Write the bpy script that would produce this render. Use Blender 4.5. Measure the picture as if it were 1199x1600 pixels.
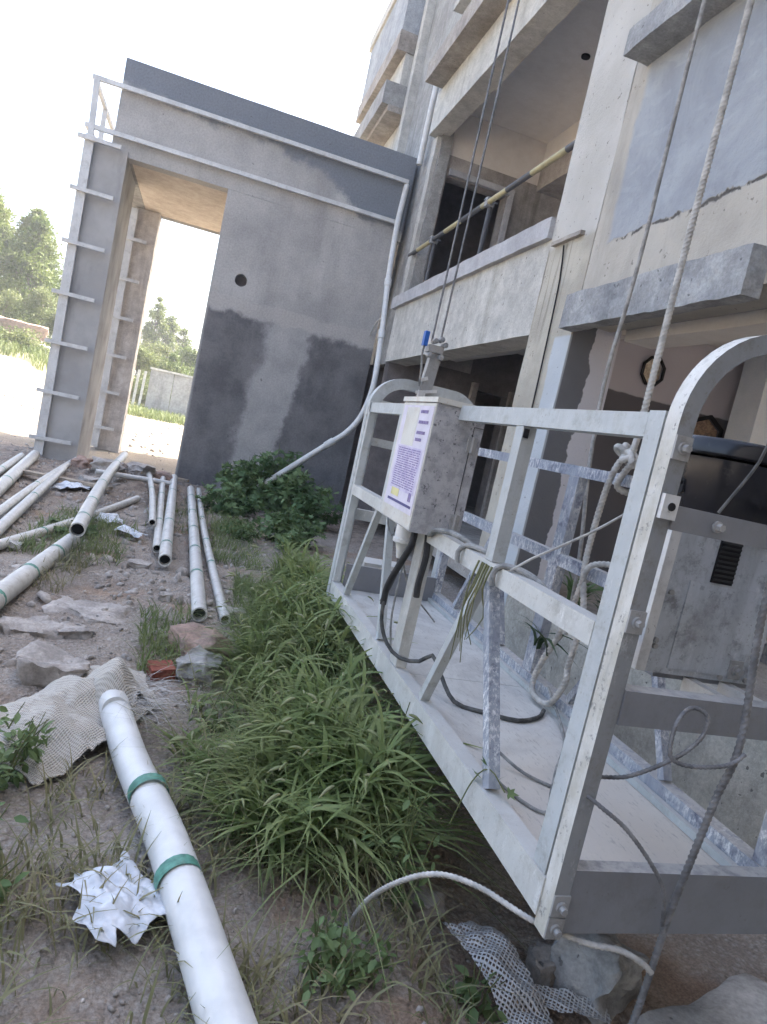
import bpy, bmesh, math, random
import numpy as np
from mathutils import Vector, Matrix, noise

SC = bpy.context.scene
COL = SC.collection
for _o in list(bpy.data.objects):
    bpy.data.objects.remove(_o)

# ------------------------------------------------------------------ camera
cam_d = bpy.data.cameras.new('camera')
cam = bpy.data.objects.new('camera', cam_d)
COL.objects.link(cam)
cam_d.sensor_fit = 'VERTICAL'
cam_d.sensor_height = 36.0
cam_d.lens = 36.0 * 1070.0 / 1600.0
cam_d.clip_start = 0.05
cam_d.clip_end = 1500.0
YAW, PITCH, ROLL = math.radians(16.5), math.radians(6.1), math.radians(12.48)
_fwd = Vector((math.sin(YAW) * math.cos(PITCH), math.cos(YAW) * math.cos(PITCH), -math.sin(PITCH)))
_right = Vector((math.cos(YAW), -math.sin(YAW), 0))
_up = _right.cross(_fwd)
_r2 = _right * math.cos(ROLL) + _up * math.sin(ROLL)
_u2 = -_right * math.sin(ROLL) + _up * math.cos(ROLL)
_rot = Matrix((_r2, _u2, -_fwd)).transposed().to_4x4()
cam.matrix_world = Matrix.Translation((0, 0, 1.3)) @ _rot
SC.camera = cam

# ------------------------------------------------------------------ sky and sun
SUN_EL = math.radians(50)
SUN_AZ = math.atan2(0.90, 0.44)          # from +Y towards +X
world = bpy.data.worlds.new('World')
SC.world = world
world.use_nodes = True
wn = world.node_tree
bg = wn.nodes['Background']
sky = wn.nodes.new('ShaderNodeTexSky')
sky.sky_type = 'NISHITA'
sky.sun_disc = False
sky.sun_elevation = SUN_EL
sky.sun_rotation = SUN_AZ
sky.altitude = 100
sky.air_density = 1.0
sky.dust_density = 7.0
sky.ozone_density = 1.0
wn.links.new(sky.outputs[0], bg.inputs[0])
bg.inputs[1].default_value = 0.15

sun_d = bpy.data.lights.new('sun', 'SUN')
sun_d.energy = 3.2
sun_d.angle = math.radians(0.5)
sun_d.color = (1.0, 0.94, 0.84)
sun = bpy.data.objects.new('sun', sun_d)
COL.objects.link(sun)
_sd = Vector((math.sin(SUN_AZ) * math.cos(SUN_EL), math.cos(SUN_AZ) * math.cos(SUN_EL), math.sin(SUN_EL)))
sun.rotation_euler = (-_sd).to_track_quat('-Z', 'Y').to_euler()
sun.location = _sd * 40

SC.view_settings.view_transform = 'Standard'
SC.view_settings.look = 'None'
SC.view_settings.exposure = 2.55
SC.view_settings.gamma = 1.0
SC.view_settings.use_curve_mapping = False
SC.render.engine = 'CYCLES'
SC.cycles.max_bounces = 8
SC.cycles.diffuse_bounces = 5
SC.cycles.transparent_max_bounces = 8
SC.cycles.use_denoising = True

# ------------------------------------------------------------------ object helpers
def tag(o, label=None, cat=None, group=None, kind=None):
    if label: o['label'] = label
    if cat: o['category'] = cat
    if group: o['group'] = group
    if kind: o['kind'] = kind
    return o

def thing(name, loc, label, cat, group=None):
    o = bpy.data.objects.new(name, None)
    o.empty_display_size = 0.1
    COL.objects.link(o)
    o.location = loc
    return tag(o, label, cat, group)

def wloc(o):
    v = Vector((0, 0, 0))
    while o is not None:
        v = v + Vector(o.location)
        o = o.parent
    return v

def link_mesh(name, me, mat, parent=None, origin=None):
    """mesh in world coordinates -> object whose origin is given (default: centre bottom), parented"""
    o = bpy.data.objects.new(name, me)
    COL.objects.link(o)
    n = len(me.vertices)
    if n:
        co = np.empty(n * 3, np.float32)
        me.vertices.foreach_get('co', co)
        co = co.reshape(-1, 3)
        if origin is None:
            lo, hi = co.min(0), co.max(0)
            origin = ((lo[0] + hi[0]) / 2, (lo[1] + hi[1]) / 2, lo[2])
        co = co - np.array(origin, np.float32)
        me.vertices.foreach_set('co', co.ravel())
        me.update()
        o.location = Vector(origin) - (wloc(parent) if parent else Vector((0, 0, 0)))
    if parent: o.parent = parent
    if mat is not None and len(me.materials) == 0:
        me.materials.append(mat)
    return o

def dup(o, offset, parent=None):
    """copy one object, sharing its mesh, moved by offset"""
    c = o.copy()
    COL.objects.link(c)
    if parent is not None: c.parent = parent
    c.location = Vector(o.location) + Vector(offset)
    return c

def catmull(pts, step):
    P = [Vector(p) for p in pts]
    if len(P) < 3:
        n = max(1, int((P[1] - P[0]).length / step))
        return [P[0].lerp(P[1], i / n) for i in range(n + 1)]
    out = []
    for i in range(len(P) - 1):
        p0 = P[i - 1] if i > 0 else P[0] * 2 - P[1]
        p1, p2 = P[i], P[i + 1]
        p3 = P[i + 2] if i + 2 < len(P) else P[-1] * 2 - P[-2]
        n = max(1, int((p2 - p1).length / step))
        for k in range(n):
            t = k / n
            out.append(0.5 * ((2 * p1) + (-p0 + p2) * t + (2 * p0 - 5 * p1 + 4 * p2 - p3) * t * t + (-p0 + 3 * p1 - 3 * p2 + p3) * t ** 3))
    out.append(P[-1])
    return out

class MB:
    def __init__(s):
        s.bm = bmesh.new()
        s.smooth = False

    def box(s, x0, x1, y0, y1, z0, z1):
        v = [s.bm.verts.new((x, y, z)) for z in (z0, z1) for y in (y0, y1) for x in (x0, x1)]
        for f in ((0, 2, 3, 1), (4, 5, 7, 6), (0, 1, 5, 4), (2, 6, 7, 3), (0, 4, 6, 2), (1, 3, 7, 5)):
            s.bm.faces.new([v[i] for i in f])
        return s

    def bar(s, p, q, w, h, side=None):
        """box-section bar from p to q; w across 'side', h across the other way"""
        p, q = Vector(p), Vector(q)
        d = (q - p).normalized()
        if side is None:
            side = Vector((1, 0, 0)) if abs(d.x) < 0.9 else Vector((0, 1, 0))
        a = Vector(side)
        a = (a - d * a.dot(d)).normalized()
        b = d.cross(a)
        v = []
        for c in (p, q):
            for i, j in ((-1, -1), (1, -1), (1, 1), (-1, 1)):
                v.append(s.bm.verts.new(c + a * (w / 2 * i) + b * (h / 2 * j)))
        for f in ((0, 3, 2, 1), (4, 5, 6, 7), (0, 1, 5, 4), (1, 2, 6, 5), (2, 3, 7, 6), (3, 0, 4, 7)):
            s.bm.faces.new([v[i] for i in f])
        return s

    def tube(s, pts, r, n=10, lobes=0, amp=0.0, pitch=0.05, caps=True, hollow=0.0, rad=None, sq=None):
        """sweep of a round (or lobed, or rectangular sq=(w,h)) section along pts"""
        P = [Vector(p) for p in pts]
        rings = []
        s.smooth = sq is None
        prev = None
        dist = 0.0
        for i, c in enumerate(P):
            d = (P[min(i + 1, len(P) - 1)] - P[max(i - 1, 0)]).normalized()
            if prev is None:
                a = Vector((0, 0, 1)) if abs(d.z) < 0.9 else Vector((0, 1, 0))
                if sq is not None: a = Vector((0, 1, 0))
                a = (a - d * a.dot(d)).normalized()
            else:
                a = (prev - d * prev.dot(d)).normalized()
            prev = a
            b = d.cross(a)
            if i > 0: dist += (P[i] - P[i - 1]).length
            ring = []
            if sq is not None:
                w, h = sq
                for u, t in ((-1, -1), (1, -1), (1, 1), (-1, 1)):
                    ring.append(s.bm.verts.new(c + a * (w / 2 * u) + b * (h / 2 * t)))
            else:
                rr = r if rad is None else rad(i / max(1, len(P) - 1)) * r
                for k in range(n):
                    th = 2 * math.pi * k / n
                    q = rr
                    if lobes: q = rr * (1 + amp * math.cos(lobes * (th - 2 * math.pi * dist / pitch / lobes)))
                    ring.append(s.bm.verts.new(c + (a * math.cos(th) + b * math.sin(th)) * q))
            rings.append(ring)
        m = len(rings[0])
        for A, B in zip(rings, rings[1:]):
            for k in range(m):
                s.bm.faces.new((A[k], A[(k + 1) % m], B[(k + 1) % m], B[k]))
        if hollow > 0:
            # pipe wall and a dark bore a little way in at both ends
            for ring, c, nb in ((rings[0], P[0], P[1]), (rings[-1], P[-1], P[-2])):
                ins = [s.bm.verts.new(c + (v.co - c) * hollow) for v in ring]
                dd = (nb - c).normalized() * r * 5
                deep = [s.bm.verts.new(v.co + dd) for v in ins]
                for k in range(m):
                    s.bm.faces.new((ring[k], ins[k], ins[(k + 1) % m], ring[(k + 1) % m]))
                    s.bm.faces.new((ins[k], deep[k], deep[(k + 1) % m], ins[(k + 1) % m]))
                s.bm.faces.new(deep)
        elif caps:
            s.bm.faces.new(rings[0]); s.bm.faces.new(rings[-1])
        return s

    def disc(s, c, axis, r, depth, n=16, r2=None):
        """short cylinder centred at c along axis"""
        c, ax = Vector(c), Vector(axis).normalized()
        a = ax.orthogonal().normalized(); b = ax.cross(a)
        r2 = r if r2 is None else r2
        A = [s.bm.verts.new(c - ax * depth / 2 + (a * math.cos(2 * math.pi * k / n) + b * math.sin(2 * math.pi * k / n)) * r) for k in range(n)]
        B = [s.bm.verts.new(c + ax * depth / 2 + (a * math.cos(2 * math.pi * k / n) + b * math.sin(2 * math.pi * k / n)) * r2) for k in range(n)]
        s.bm.faces.new(A[::-1]); s.bm.faces.new(B)
        for k in range(n):
            s.bm.faces.new((A[k], A[(k + 1) % n], B[(k + 1) % n], B[k]))
        return s

    def lathe(s, prof, c, n=28):
        """profile [(r,z)...] about a vertical axis at c"""
        rings = []
        for r, z in prof:
            rings.append([s.bm.verts.new((c[0] + r * math.cos(2 * math.pi * k / n), c[1] + r * math.sin(2 * math.pi * k / n), c[2] + z)) for k in range(n)])
        for A, B in zip(rings, rings[1:]):
            for k in range(n):
                s.bm.faces.new((A[k], A[(k + 1) % n], B[(k + 1) % n], B[k]))
        s.bm.faces.new(rings[0][::-1]); s.bm.faces.new(rings[-1])
        return s

    def panel(s, outer, holes, to3d, depth):
        """flat polygon with holes, extruded by vector depth; to3d maps (u,v) to a point"""
        edges = []
        for loop in [outer] + holes:
            vs = [s.bm.verts.new(to3d(u, v)) for u, v in loop]
            for i in range(len(vs)):
                edges.append(s.bm.edges.new((vs[i], vs[(i + 1) % len(vs)])))
        r = bmesh.ops.triangle_fill(s.bm, edges=edges, use_beauty=True)
        fs = [g for g in r['geom'] if isinstance(g, bmesh.types.BMFace)]
        ex = bmesh.ops.extrude_face_region(s.bm, geom=fs)
        vs = [g for g in ex['geom'] if isinstance(g, bmesh.types.BMVert)]
        bmesh.ops.translate(s.bm, verts=vs, vec=depth)
        bmesh.ops.recalc_face_normals(s.bm, faces=s.bm.faces)
        return s

    def bevel(s, off, seg=1):
        es = [e for e in s.bm.edges if len(e.link_faces) == 2 and e.calc_face_angle(0) > 0.5]
        bmesh.ops.bevel(s.bm, geom=es, offset=off, segments=seg, affect='EDGES', profile=0.6, clamp_overlap=True)
        return s

    def rough(s, maxlen, amp, freq=3.0, seed=0.0, passes=6):
        """cut long edges and push the vertices about, for hand-cast edges"""
        for _ in range(passes):
            es = [e for e in s.bm.edges if e.calc_length() > maxlen]
            if not es or len(s.bm.verts) > 40000: break
            bmesh.ops.subdivide_edges(s.bm, edges=es, cuts=1, use_grid_fill=True)
        off = Vector((seed, seed * 1.7, seed * 0.3))
        for v in s.bm.verts:
            n1 = noise.noise_vector(v.co * freq + off)
            n2 = noise.noise_vector(v.co * freq * 4 + off)
            v.co += n1 * amp + n2 * amp * 0.45
        return s

    def build(s, name, mat, parent=None, smooth=None, origin=None, label=None):
        me = bpy.data.meshes.new(name)
        s.bm.normal_update()
        s.bm.to_mesh(me)
        s.bm.free()
        sm = s.smooth if smooth is None else smooth
        if sm:
            me.polygons.foreach_set('use_smooth', [True] * len(me.polygons))
            if hasattr(me, 'set_sharp_from_angle'): me.set_sharp_from_angle(angle=math.radians(40))
        o = link_mesh(name, me, mat, parent, origin)
        if label: o['label'] = label
        return o

def raw_mesh(name, verts, faces_flat, sizes, mat, parent=None, origin=None, smooth=False):
    """fast mesh from numpy arrays"""
    me = bpy.data.meshes.new(name)
    me.vertices.add(len(verts))
    me.vertices.foreach_set('co', np.asarray(verts, np.float32).ravel())
    me.loops.add(len(faces_flat))
    me.loops.foreach_set('vertex_index', np.asarray(faces_flat, np.int32))
    me.polygons.add(len(sizes))
    st = np.concatenate(([0], np.cumsum(sizes)[:-1])).astype(np.int32)
    me.polygons.foreach_set('loop_start', st)
    me.polygons.foreach_set('loop_total', np.asarray(sizes, np.int32))
    me.update(calc_edges=True)
    if smooth: me.polygons.foreach_set('use_smooth', [True] * len(me.polygons))
    me.validate()
    return link_mesh(name, me, mat, parent, origin)

# ------------------------------------------------------------------ material helpers
class NT:
    def __init__(s, name):
        s.m = bpy.data.materials.new(name)
        s.m.use_nodes = True
        s.t = s.m.node_tree
        s.b = s.t.nodes['Principled BSDF']
        s.out = s.t.nodes['Material Output']
        g = s.t.nodes.new('ShaderNodeNewGeometry')
        s.pos = g.outputs['Position']
        s.tn = g.outputs['True Normal']

    def _in(s, node, i, v):
        if isinstance(v, bpy.types.NodeSocket): s.t.links.new(v, node.inputs[i])
        elif isinstance(v, (tuple, list)) and len(v) == 3 and node.inputs[i].type == 'RGBA': node.inputs[i].default_value = (*v, 1)
        else: node.inputs[i].default_value = v

    def noise(s, scale, detail=4, rough=0.55, stretch=None, off=(0, 0, 0), dist=0.0):
        n = s.t.nodes.new('ShaderNodeTexNoise')
        n.inputs['Scale'].default_value = scale
        n.inputs['Detail'].default_value = detail
        n.inputs['Roughness'].default_value = rough
        n.inputs['Distortion'].default_value = dist
        mp = s.t.nodes.new('ShaderNodeMapping')
        mp.inputs['Scale'].default_value = stretch or (1, 1, 1)
        mp.inputs['Location'].default_value = off
        s.t.links.new(s.pos, mp.inputs['Vector'])
        s.t.links.new(mp.outputs[0], n.inputs['Vector'])
        return n.outputs['Fac']

    def voronoi(s, scale, feature='F1', stretch=None):
        n = s.t.nodes.new('ShaderNodeTexVoronoi')
        n.feature = feature
        n.inputs['Scale'].default_value = scale
        mp = s.t.nodes.new('ShaderNodeMapping')
        mp.inputs['Scale'].default_value = stretch or (1, 1, 1)
        s.t.links.new(s.pos, mp.inputs['Vector'])
        s.t.links.new(mp.outputs[0], n.inputs['Vector'])
        return n.outputs['Distance']

    def ramp(s, fac, lo, hi):
        """smooth 0..1 between lo and hi"""
        n = s.t.nodes.new('ShaderNodeMapRange')
        n.interpolation_type = 'SMOOTHSTEP'
        s._in(n, 0, fac)
        n.inputs[1].default_value = lo
        n.inputs[2].default_value = hi
        return n.outputs[0]

    def math(s, op, a, b=0.0):
        n = s.t.nodes.new('ShaderNodeMath')
        n.operation = op
        s._in(n, 0, a); s._in(n, 1, b)
        return n.outputs[0]

    def mix(s, fac, a, b, mode='MIX'):
        n = s.t.nodes.new('ShaderNodeMix')
        n.data_type = 'RGBA'
        n.blend_type = mode
        ins = [i for i in n.inputs if i.enabled]
        f, ca, cb = ins[0], ins[1], ins[2]
        for sock, v in ((f, fac), (ca, a), (cb, b)):
            if isinstance(v, bpy.types.NodeSocket): s.t.links.new(v, sock)
            elif isinstance(v, (tuple, list)): sock.default_value = (*v, 1)
            else: sock.default_value = v
        return [o for o in n.outputs if o.enabled][0]

    def axis(s, i):
        n = s.t.nodes.new('ShaderNodeSeparateXYZ')
        s.t.links.new(s.pos, n.inputs[0])
        return n.outputs[i]

    def zone(s, i, thr, soft=0.02, amp=0.1, nscale=4, off=(0, 0, 0)):
        """1 where world coordinate i (+ ragged noise) is beyond thr"""
        w = s.math('MULTIPLY', s.math('SUBTRACT', s.noise(nscale, 5, 0.6, off=off), 0.5), amp * 2)
        return s.ramp(s.math('ADD', s.axis(i), w), thr - soft, thr + soft)

    def done(s, col, rough=0.85, metal=0.0, bump=None, strength=0.3, dist=0.01, spec=0.3):
        s._in(s.b, 'Base Color', col)
        s._in(s.b, 'Roughness', rough)
        s._in(s.b, 'Metallic', metal)
        s.b.inputs['Specular IOR Level'].default_value = spec
        if bump is not None:
            bn = s.t.nodes.new('ShaderNodeBump')
            bn.inputs['Strength'].default_value = strength
            bn.inputs['Distance'].default_value = dist
            s.t.links.new(bump, bn.inputs['Height'])
            s.t.links.new(bn.outputs[0], s.b.inputs['Normal'])
        return s.m

def concrete(name, c1, c2, scale=1.2, grain=0.12, streak=None, pits=None, bump=0.35, rough=0.9, off=(0, 0, 0)):
    n = NT(name)
    col = n.mix(n.ramp(n.noise(scale, 6, 0.62, off=off), 0.35, 0.68), c1, c2)
    if streak:
        st = n.ramp(n.noise(3.2, 5, 0.6, stretch=(1, 1, 0.09), off=off), 0.52, 0.74)
        col = n.mix(n.math('MULTIPLY', st, 0.7), col, streak)
    fine = n.noise(55, 6, 0.7)
    g = n.ramp(fine, 0.25, 0.75)
    col = n.mix(grain, col, n.mix(g, (0.05, 0.05, 0.05), (1, 1, 1)), 'OVERLAY')
    mid = n.noise(9, 5, 0.6, off=off)
    col = n.mix(grain * 0.9, col, n.mix(n.ramp(mid, 0.3, 0.7), (0.1, 0.1, 0.1), (0.95, 0.95, 0.95)), 'OVERLAY')
    h = n.math('ADD', n.math('MULTIPLY', fine, 0.4), n.math('MULTIPLY', mid, 1.0))
    if pits:
        v = n.ramp(n.noise(26, 3, 0.5, off=(3, 1, 7)), 0.685, 0.72)
        col = n.mix(n.math('MULTIPLY', v, 0.8), col, pits)
        h = n.math('SUBTRACT', h, n.math('MULTIPLY', v, 0.4))
    return n.done(col, rough, 0, h, bump, 0.012)

def plain(name, c, rough=0.6, metal=0.0, var=0.12, scale=12, bump=0.15, spec=0.3):
    n = NT(name)
    f = n.noise(scale, 5, 0.6)
    d = tuple(x * (1 - 2 * var) for x in c)
    e = tuple(min(1, x * (1 + var)) for x in c)
    col = n.mix(n.ramp(f, 0.3, 0.7), d, e)
    return n.done(col, rough, metal, n.noise(scale * 6, 4, 0.6), bump, 0.004, spec)

def painted(name, base, splash, amount=0.55, dirt=(0.2, 0.19, 0.17), dirtamt=0.35, rough=0.6, metal=0.0, sscale=26, outer=None):
    """weathered painted metal with dried splashes"""
    n = NT(name)
    col = n.mix(n.ramp(n.noise(5, 5, 0.6), 0.3, 0.7), base, tuple(x * 0.84 for x in base))
    m = n.math('MULTIPLY', n.ramp(n.noise(sscale, 8, 0.8, stretch=(1, 1, 0.45)), amount, amount + 0.12), n.ramp(n.noise(4.5, 4, 0.6, off=(2, 7, 1)), 0.36, 0.58))
    col = n.mix(m, col, splash)
    dm = n.math('MULTIPLY', n.ramp(n.noise(11, 7, 0.75, off=(5, 5, 5)), 0.49, 0.70), dirtamt)
    col = n.mix(dm, col, dirt)
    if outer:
        # the outward side (-X) is painted paler to stand in for light on it
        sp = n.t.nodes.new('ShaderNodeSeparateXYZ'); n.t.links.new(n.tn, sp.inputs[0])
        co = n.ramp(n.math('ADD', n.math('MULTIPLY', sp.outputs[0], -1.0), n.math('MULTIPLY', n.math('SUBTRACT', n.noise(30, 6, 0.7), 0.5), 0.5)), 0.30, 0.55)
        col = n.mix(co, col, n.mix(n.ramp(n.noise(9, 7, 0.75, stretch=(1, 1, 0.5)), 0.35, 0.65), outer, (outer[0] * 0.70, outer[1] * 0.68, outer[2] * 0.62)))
    run = n.math('MULTIPLY', n.ramp(n.noise(13, 6, 0.7, stretch=(1, 1, 0.12), off=(1, 8, 3)), 0.49, 0.66), dirtamt * 0.7)
    col = n.mix(run, col, tuple(0.5 * (x + y) for x, y in zip(base, dirt)))
    scuff = n.ramp(n.noise(34, 6, 0.8, off=(4, 4, 8)), 0.57, 0.64)
    col = n.mix(n.math('MULTIPLY', scuff, dirtamt * 0.9), col, tuple(0.35 * x + 0.65 * y for x, y in zip(base, dirt)))
    # dust lying on upward faces
    sz = n.t.nodes.new('ShaderNodeSeparateXYZ'); n.t.links.new(n.tn, sz.inputs[0])
    du = n.math('MULTIPLY', n.ramp(sz.outputs[2], 0.75, 0.95), n.ramp(n.noise(24, 6, 0.7, off=(7, 7, 2)), 0.25, 0.6))
    col = n.mix(n.math('MULTIPLY', du, 0.75), col, (0.47, 0.455, 0.43))
    dots = n.ramp(n.noise(90, 2, 0.5, off=(9, 2, 4)), 0.7, 0.74)
    col = n.mix(n.math('MULTIPLY', dots, 0.6), col, dirt)
    h = n.math('ADD', m, n.noise(70, 4, 0.6))
    return n.done(col, rough, metal, h, 0.25, 0.003)

def leafmat(name, c1, c2, scale=1.5, trans=0.35, rough=0.55):
    n = NT(name)
    col = n.mix(n.ramp(n.noise(scale, 3, 0.6), 0.35, 0.65), c1, c2)
    col = n.mix(0.3, col, n.mix(n.noise(40, 2, 0.5), (0.1, 0.1, 0.1), (0.9, 0.9, 0.9)), 'OVERLAY')
    n._in(n.b, 'Base Color', col)
    n.b.inputs['Roughness'].default_value = rough
    n.b.inputs['Specular IOR Level'].default_value = 0.3
    tr = n.t.nodes.new('ShaderNodeBsdfTranslucent')
    n.t.links.new(col, tr.inputs[0])
    mx = n.t.nodes.new('ShaderNodeMixShader')
    mx.inputs[0].default_value = trans
    n.t.links.new(n.b.outputs[0], mx.inputs[1])
    n.t.links.new(tr.outputs[0], mx.inputs[2])
    n.t.links.new(mx.outputs[0], n.out.inputs[0])
    return n.m

rng = np.random.default_rng(11)
R = random.Random(5)

# ------------------------------------------------------------------ materials
M = {}
M['plaster'] = concrete('pale_render', (0.50, 0.488, 0.447), (0.39, 0.38, 0.352), 1.4, 0.16, (0.30, 0.285, 0.25), (0.14, 0.13, 0.12), 0.35)
M['plaster_warm'] = concrete('worn_render', (0.44, 0.42, 0.36), (0.33, 0.31, 0.265), 2.0, 0.2, (0.24, 0.225, 0.2), (0.1, 0.095, 0.09), 0.55)
M['conc'] = concrete('bare_concrete', (0.33, 0.325, 0.31), (0.24, 0.235, 0.225), 1.6, 0.18, (0.19, 0.18, 0.17), (0.1, 0.095, 0.09), 0.4)
M['conc_brown'] = concrete('formed_concrete', (0.34, 0.31, 0.275), (0.24, 0.215, 0.19), 1.8, 0.2, None, (0.1, 0.09, 0.08), 0.4)
M['skim'] = concrete('grey_skim', (0.36, 0.375, 0.39), (0.27, 0.285, 0.305), 1.3, 0.2, None, None, 0.35)
M['canopy'] = concrete('canopy_mortar', (0.34, 0.345, 0.345), (0.22, 0.225, 0.23), 3.2, 0.2, None, (0.12, 0.12, 0.12), 0.7)
M['sill'] = concrete('sill_mortar', (0.42, 0.415, 0.42), (0.34, 0.335, 0.34), 2.0, 0.12, None, None, 0.4)
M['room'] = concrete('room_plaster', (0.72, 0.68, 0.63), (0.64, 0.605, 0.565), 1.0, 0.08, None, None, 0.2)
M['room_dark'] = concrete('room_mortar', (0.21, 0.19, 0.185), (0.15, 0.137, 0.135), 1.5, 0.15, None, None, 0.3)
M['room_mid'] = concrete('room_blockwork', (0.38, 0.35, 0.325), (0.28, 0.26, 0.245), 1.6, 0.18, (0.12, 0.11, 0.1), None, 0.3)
M['soffit'] = concrete('soffit_board', (0.62, 0.54, 0.455), (0.54, 0.46, 0.38), 2.4, 0.16, None, None, 0.2)
M['galv'] = painted('galvanised_channel', (0.66, 0.66, 0.65), (0.74, 0.74, 0.73), 0.55, (0.25, 0.24, 0.22), 0.35, 0.5, 0.15)
M['white_pipe'] = plain('white_plastic', (0.62, 0.62, 0.60), 0.4, 0, 0.07, 8, 0.08, 0.4)
M['pipe_dirty'] = painted('dusty_white_plastic', (0.60, 0.59, 0.55), (0.42, 0.38, 0.32), 0.54, (0.26, 0.225, 0.18), 0.75, 0.45, 0, 9)
M['green_tape'] = plain('green_band', (0.10, 0.26, 0.20), 0.5, 0, 0.2, 30)
M['dark'] = plain('dark_hole', (0.02, 0.02, 0.022), 0.9, 0, 0.1)

# column between the two bays: worn render, pale strip beside the doorway, damp reveal with ragged plaster
n = NT('pier_render')
c = n.mix(n.ramp(n.noise(2.2, 6, 0.62), 0.35, 0.68), (0.46, 0.43, 0.36), (0.34, 0.315, 0.265))
up = n.zone(2, 2.98, 0.03, 0.05, 6)
c = n.mix(up, c, n.mix(n.ramp(n.noise(2.0, 6, 0.6), 0.3, 0.7), (0.50, 0.485, 0.45), (0.42, 0.405, 0.37)))
drip = n.math('MULTIPLY', n.ramp(n.noise(15, 5, 0.6, stretch=(1, 1, 0.05)), 0.50, 0.62),
              n.math('MULTIPLY', n.math('SUBTRACT', 1.0, n.zone(2, 2.99, 0.03, 0.02, 5)), n.zone(2, 2.45, 0.35, 0.3, 3)))
drip = n.math('MULTIPLY', drip, n.zone(1, 4.66, 0.06, 0.04, 3))
c = n.mix(n.math('MULTIPLY', drip, 0.75), c, (0.12, 0.105, 0.09))
strip = n.math('MULTIPLY', n.math('SUBTRACT', 1.0, n.zone(1, 4.62, 0.01, 0.03, 3)), n.math('SUBTRACT', 1.0, n.zone(2, 2.27, 0.01, 0.02, 4)))
c = n.mix(strip, c, n.mix(n.noise(3, 5, 0.6), (0.50, 0.53, 0.55), (0.40, 0.43, 0.45)))
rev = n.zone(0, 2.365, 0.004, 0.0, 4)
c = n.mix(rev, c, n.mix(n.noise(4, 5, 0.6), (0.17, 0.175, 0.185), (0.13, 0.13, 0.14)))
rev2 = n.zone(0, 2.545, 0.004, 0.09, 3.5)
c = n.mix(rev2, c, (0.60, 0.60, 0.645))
pit = n.ramp(n.noise(30, 3, 0.5), 0.68, 0.72)
c = n.mix(n.math('MULTIPLY', pit, 0.7), c, (0.12, 0.11, 0.1))
M['pier'] = n.done(c, 0.9, 0, n.math('ADD', n.noise(60, 5, 0.7), n.math('MULTIPLY', n.noise(10, 5, 0.6), 1.5)), 0.45, 0.012)

# wall above the right hand bay: old render below, blue grey skim coat above a ragged crack
n = NT('patched_wall_render')
c = n.mix(n.ramp(n.noise(1.8, 6, 0.62), 0.35, 0.68), (0.45, 0.42, 0.365), (0.36, 0.335, 0.29))
pit = n.ramp(n.noise(24, 4, 0.55), 0.66, 0.71)
c = n.mix(n.math('MULTIPLY', pit, 0.75), c, (0.15, 0.14, 0.125))
c = n.mix(n.math('MULTIPLY', n.ramp(n.noise(5, 6, 0.65, stretch=(1, 1, 0.2)), 0.5, 0.72), 0.4), c, (0.25, 0.235, 0.21))
zz = n.math('ADD', n.axis(2), n.math('MULTIPLY', n.axis(1), 0.03))
rag = n.math('MULTIPLY', n.math('SUBTRACT', n.noise(6, 6, 0.65), 0.5), 0.14)
zz = n.math('ADD', zz, rag)
skim = n.ramp(zz, 2.985, 3.0)
side = n.math('SUBTRACT', 1.0, n.zone(1, 4.22, 0.03, 0.05, 4))
skim = n.math('MULTIPLY', skim, side)
sk = n.mix(n.ramp(n.noise(1.7, 6, 0.65, dist=0.8), 0.32, 0.7), (0.345, 0.365, 0.385), (0.25, 0.268, 0.295))
sk = n.mix(n.math('MULTIPLY', n.ramp(n.noise(14, 6, 0.75), 0.52, 0.75), 0.45), sk, (0.2, 0.21, 0.235))
sk = n.mix(n.math('MULTIPLY', n.ramp(n.noise(5, 4, 0.6, stretch=(1, 0.5, 1.4), dist=1.5), 0.55, 0.68), 0.25), sk, (0.42, 0.44, 0.455))
c = n.mix(skim, c, sk)
crack = n.math('MULTIPLY', n.math('MULTIPLY', n.ramp(zz, 2.962, 2.975), n.math('SUBTRACT', 1.0, n.ramp(zz, 2.985, 2.997))), n.ramp(n.noise(7, 3, 0.6, off=(2, 2, 2)), 0.42, 0.5))
c = n.mix(n.math('MULTIPLY', crack, n.math('MULTIPLY', side, 0.9)), c, (0.06, 0.055, 0.05))
h = n.math('ADD', n.noise(50, 5, 0.7), n.math('MULTIPLY', n.noise(8, 5, 0.6), 1.6))
h = n.math('SUBTRACT', n.math('ADD', h, n.math('MULTIPLY', skim, 0.8)), n.math('MULTIPLY', crack, 1.5))
M['wall_patched'] = n.done(c, 0.92, 0, h, 0.45, 0.012)

# porch front: board marked concrete, dark fresh mortar along the top, dark damp render at the foot with a paler strip
n = NT('porch_concrete')
c = n.mix(n.ramp(n.noise(1.1, 6, 0.65), 0.33, 0.68), (0.46, 0.445, 0.425), (0.335, 0.325, 0.315))
stv = n.ramp(n.noise(2.4, 6, 0.65, stretch=(1, 1, 0.14)), 0.5, 0.7)
c = n.mix(n.math('MULTIPLY', stv, 0.6), c, (0.28, 0.27, 0.265))
c = n.mix(n.math('MULTIPLY', n.ramp(n.noise(2.0, 6, 0.65, stretch=(1, 1, 0.18), off=(6, 0, 2)), 0.55, 0.72), 0.5), c, (0.54, 0.525, 0.50))
xz = n.math('ADD', n.axis(2), n.math('MULTIPLY', n.math('SUBTRACT', n.noise(1.3, 6, 0.62), 0.5), 0.9))
xz = n.math('ADD', xz, n.math('MULTIPLY', n.ramp(n.axis(0), 0.6, 1.9), 0.55))
xz = n.math('ADD', xz, n.math('MULTIPLY', n.math('SUBTRACT', n.noise(8, 6, 0.7), 0.5), 0.2))
fresh = n.ramp(xz, 4.93, 5.09)
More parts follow.
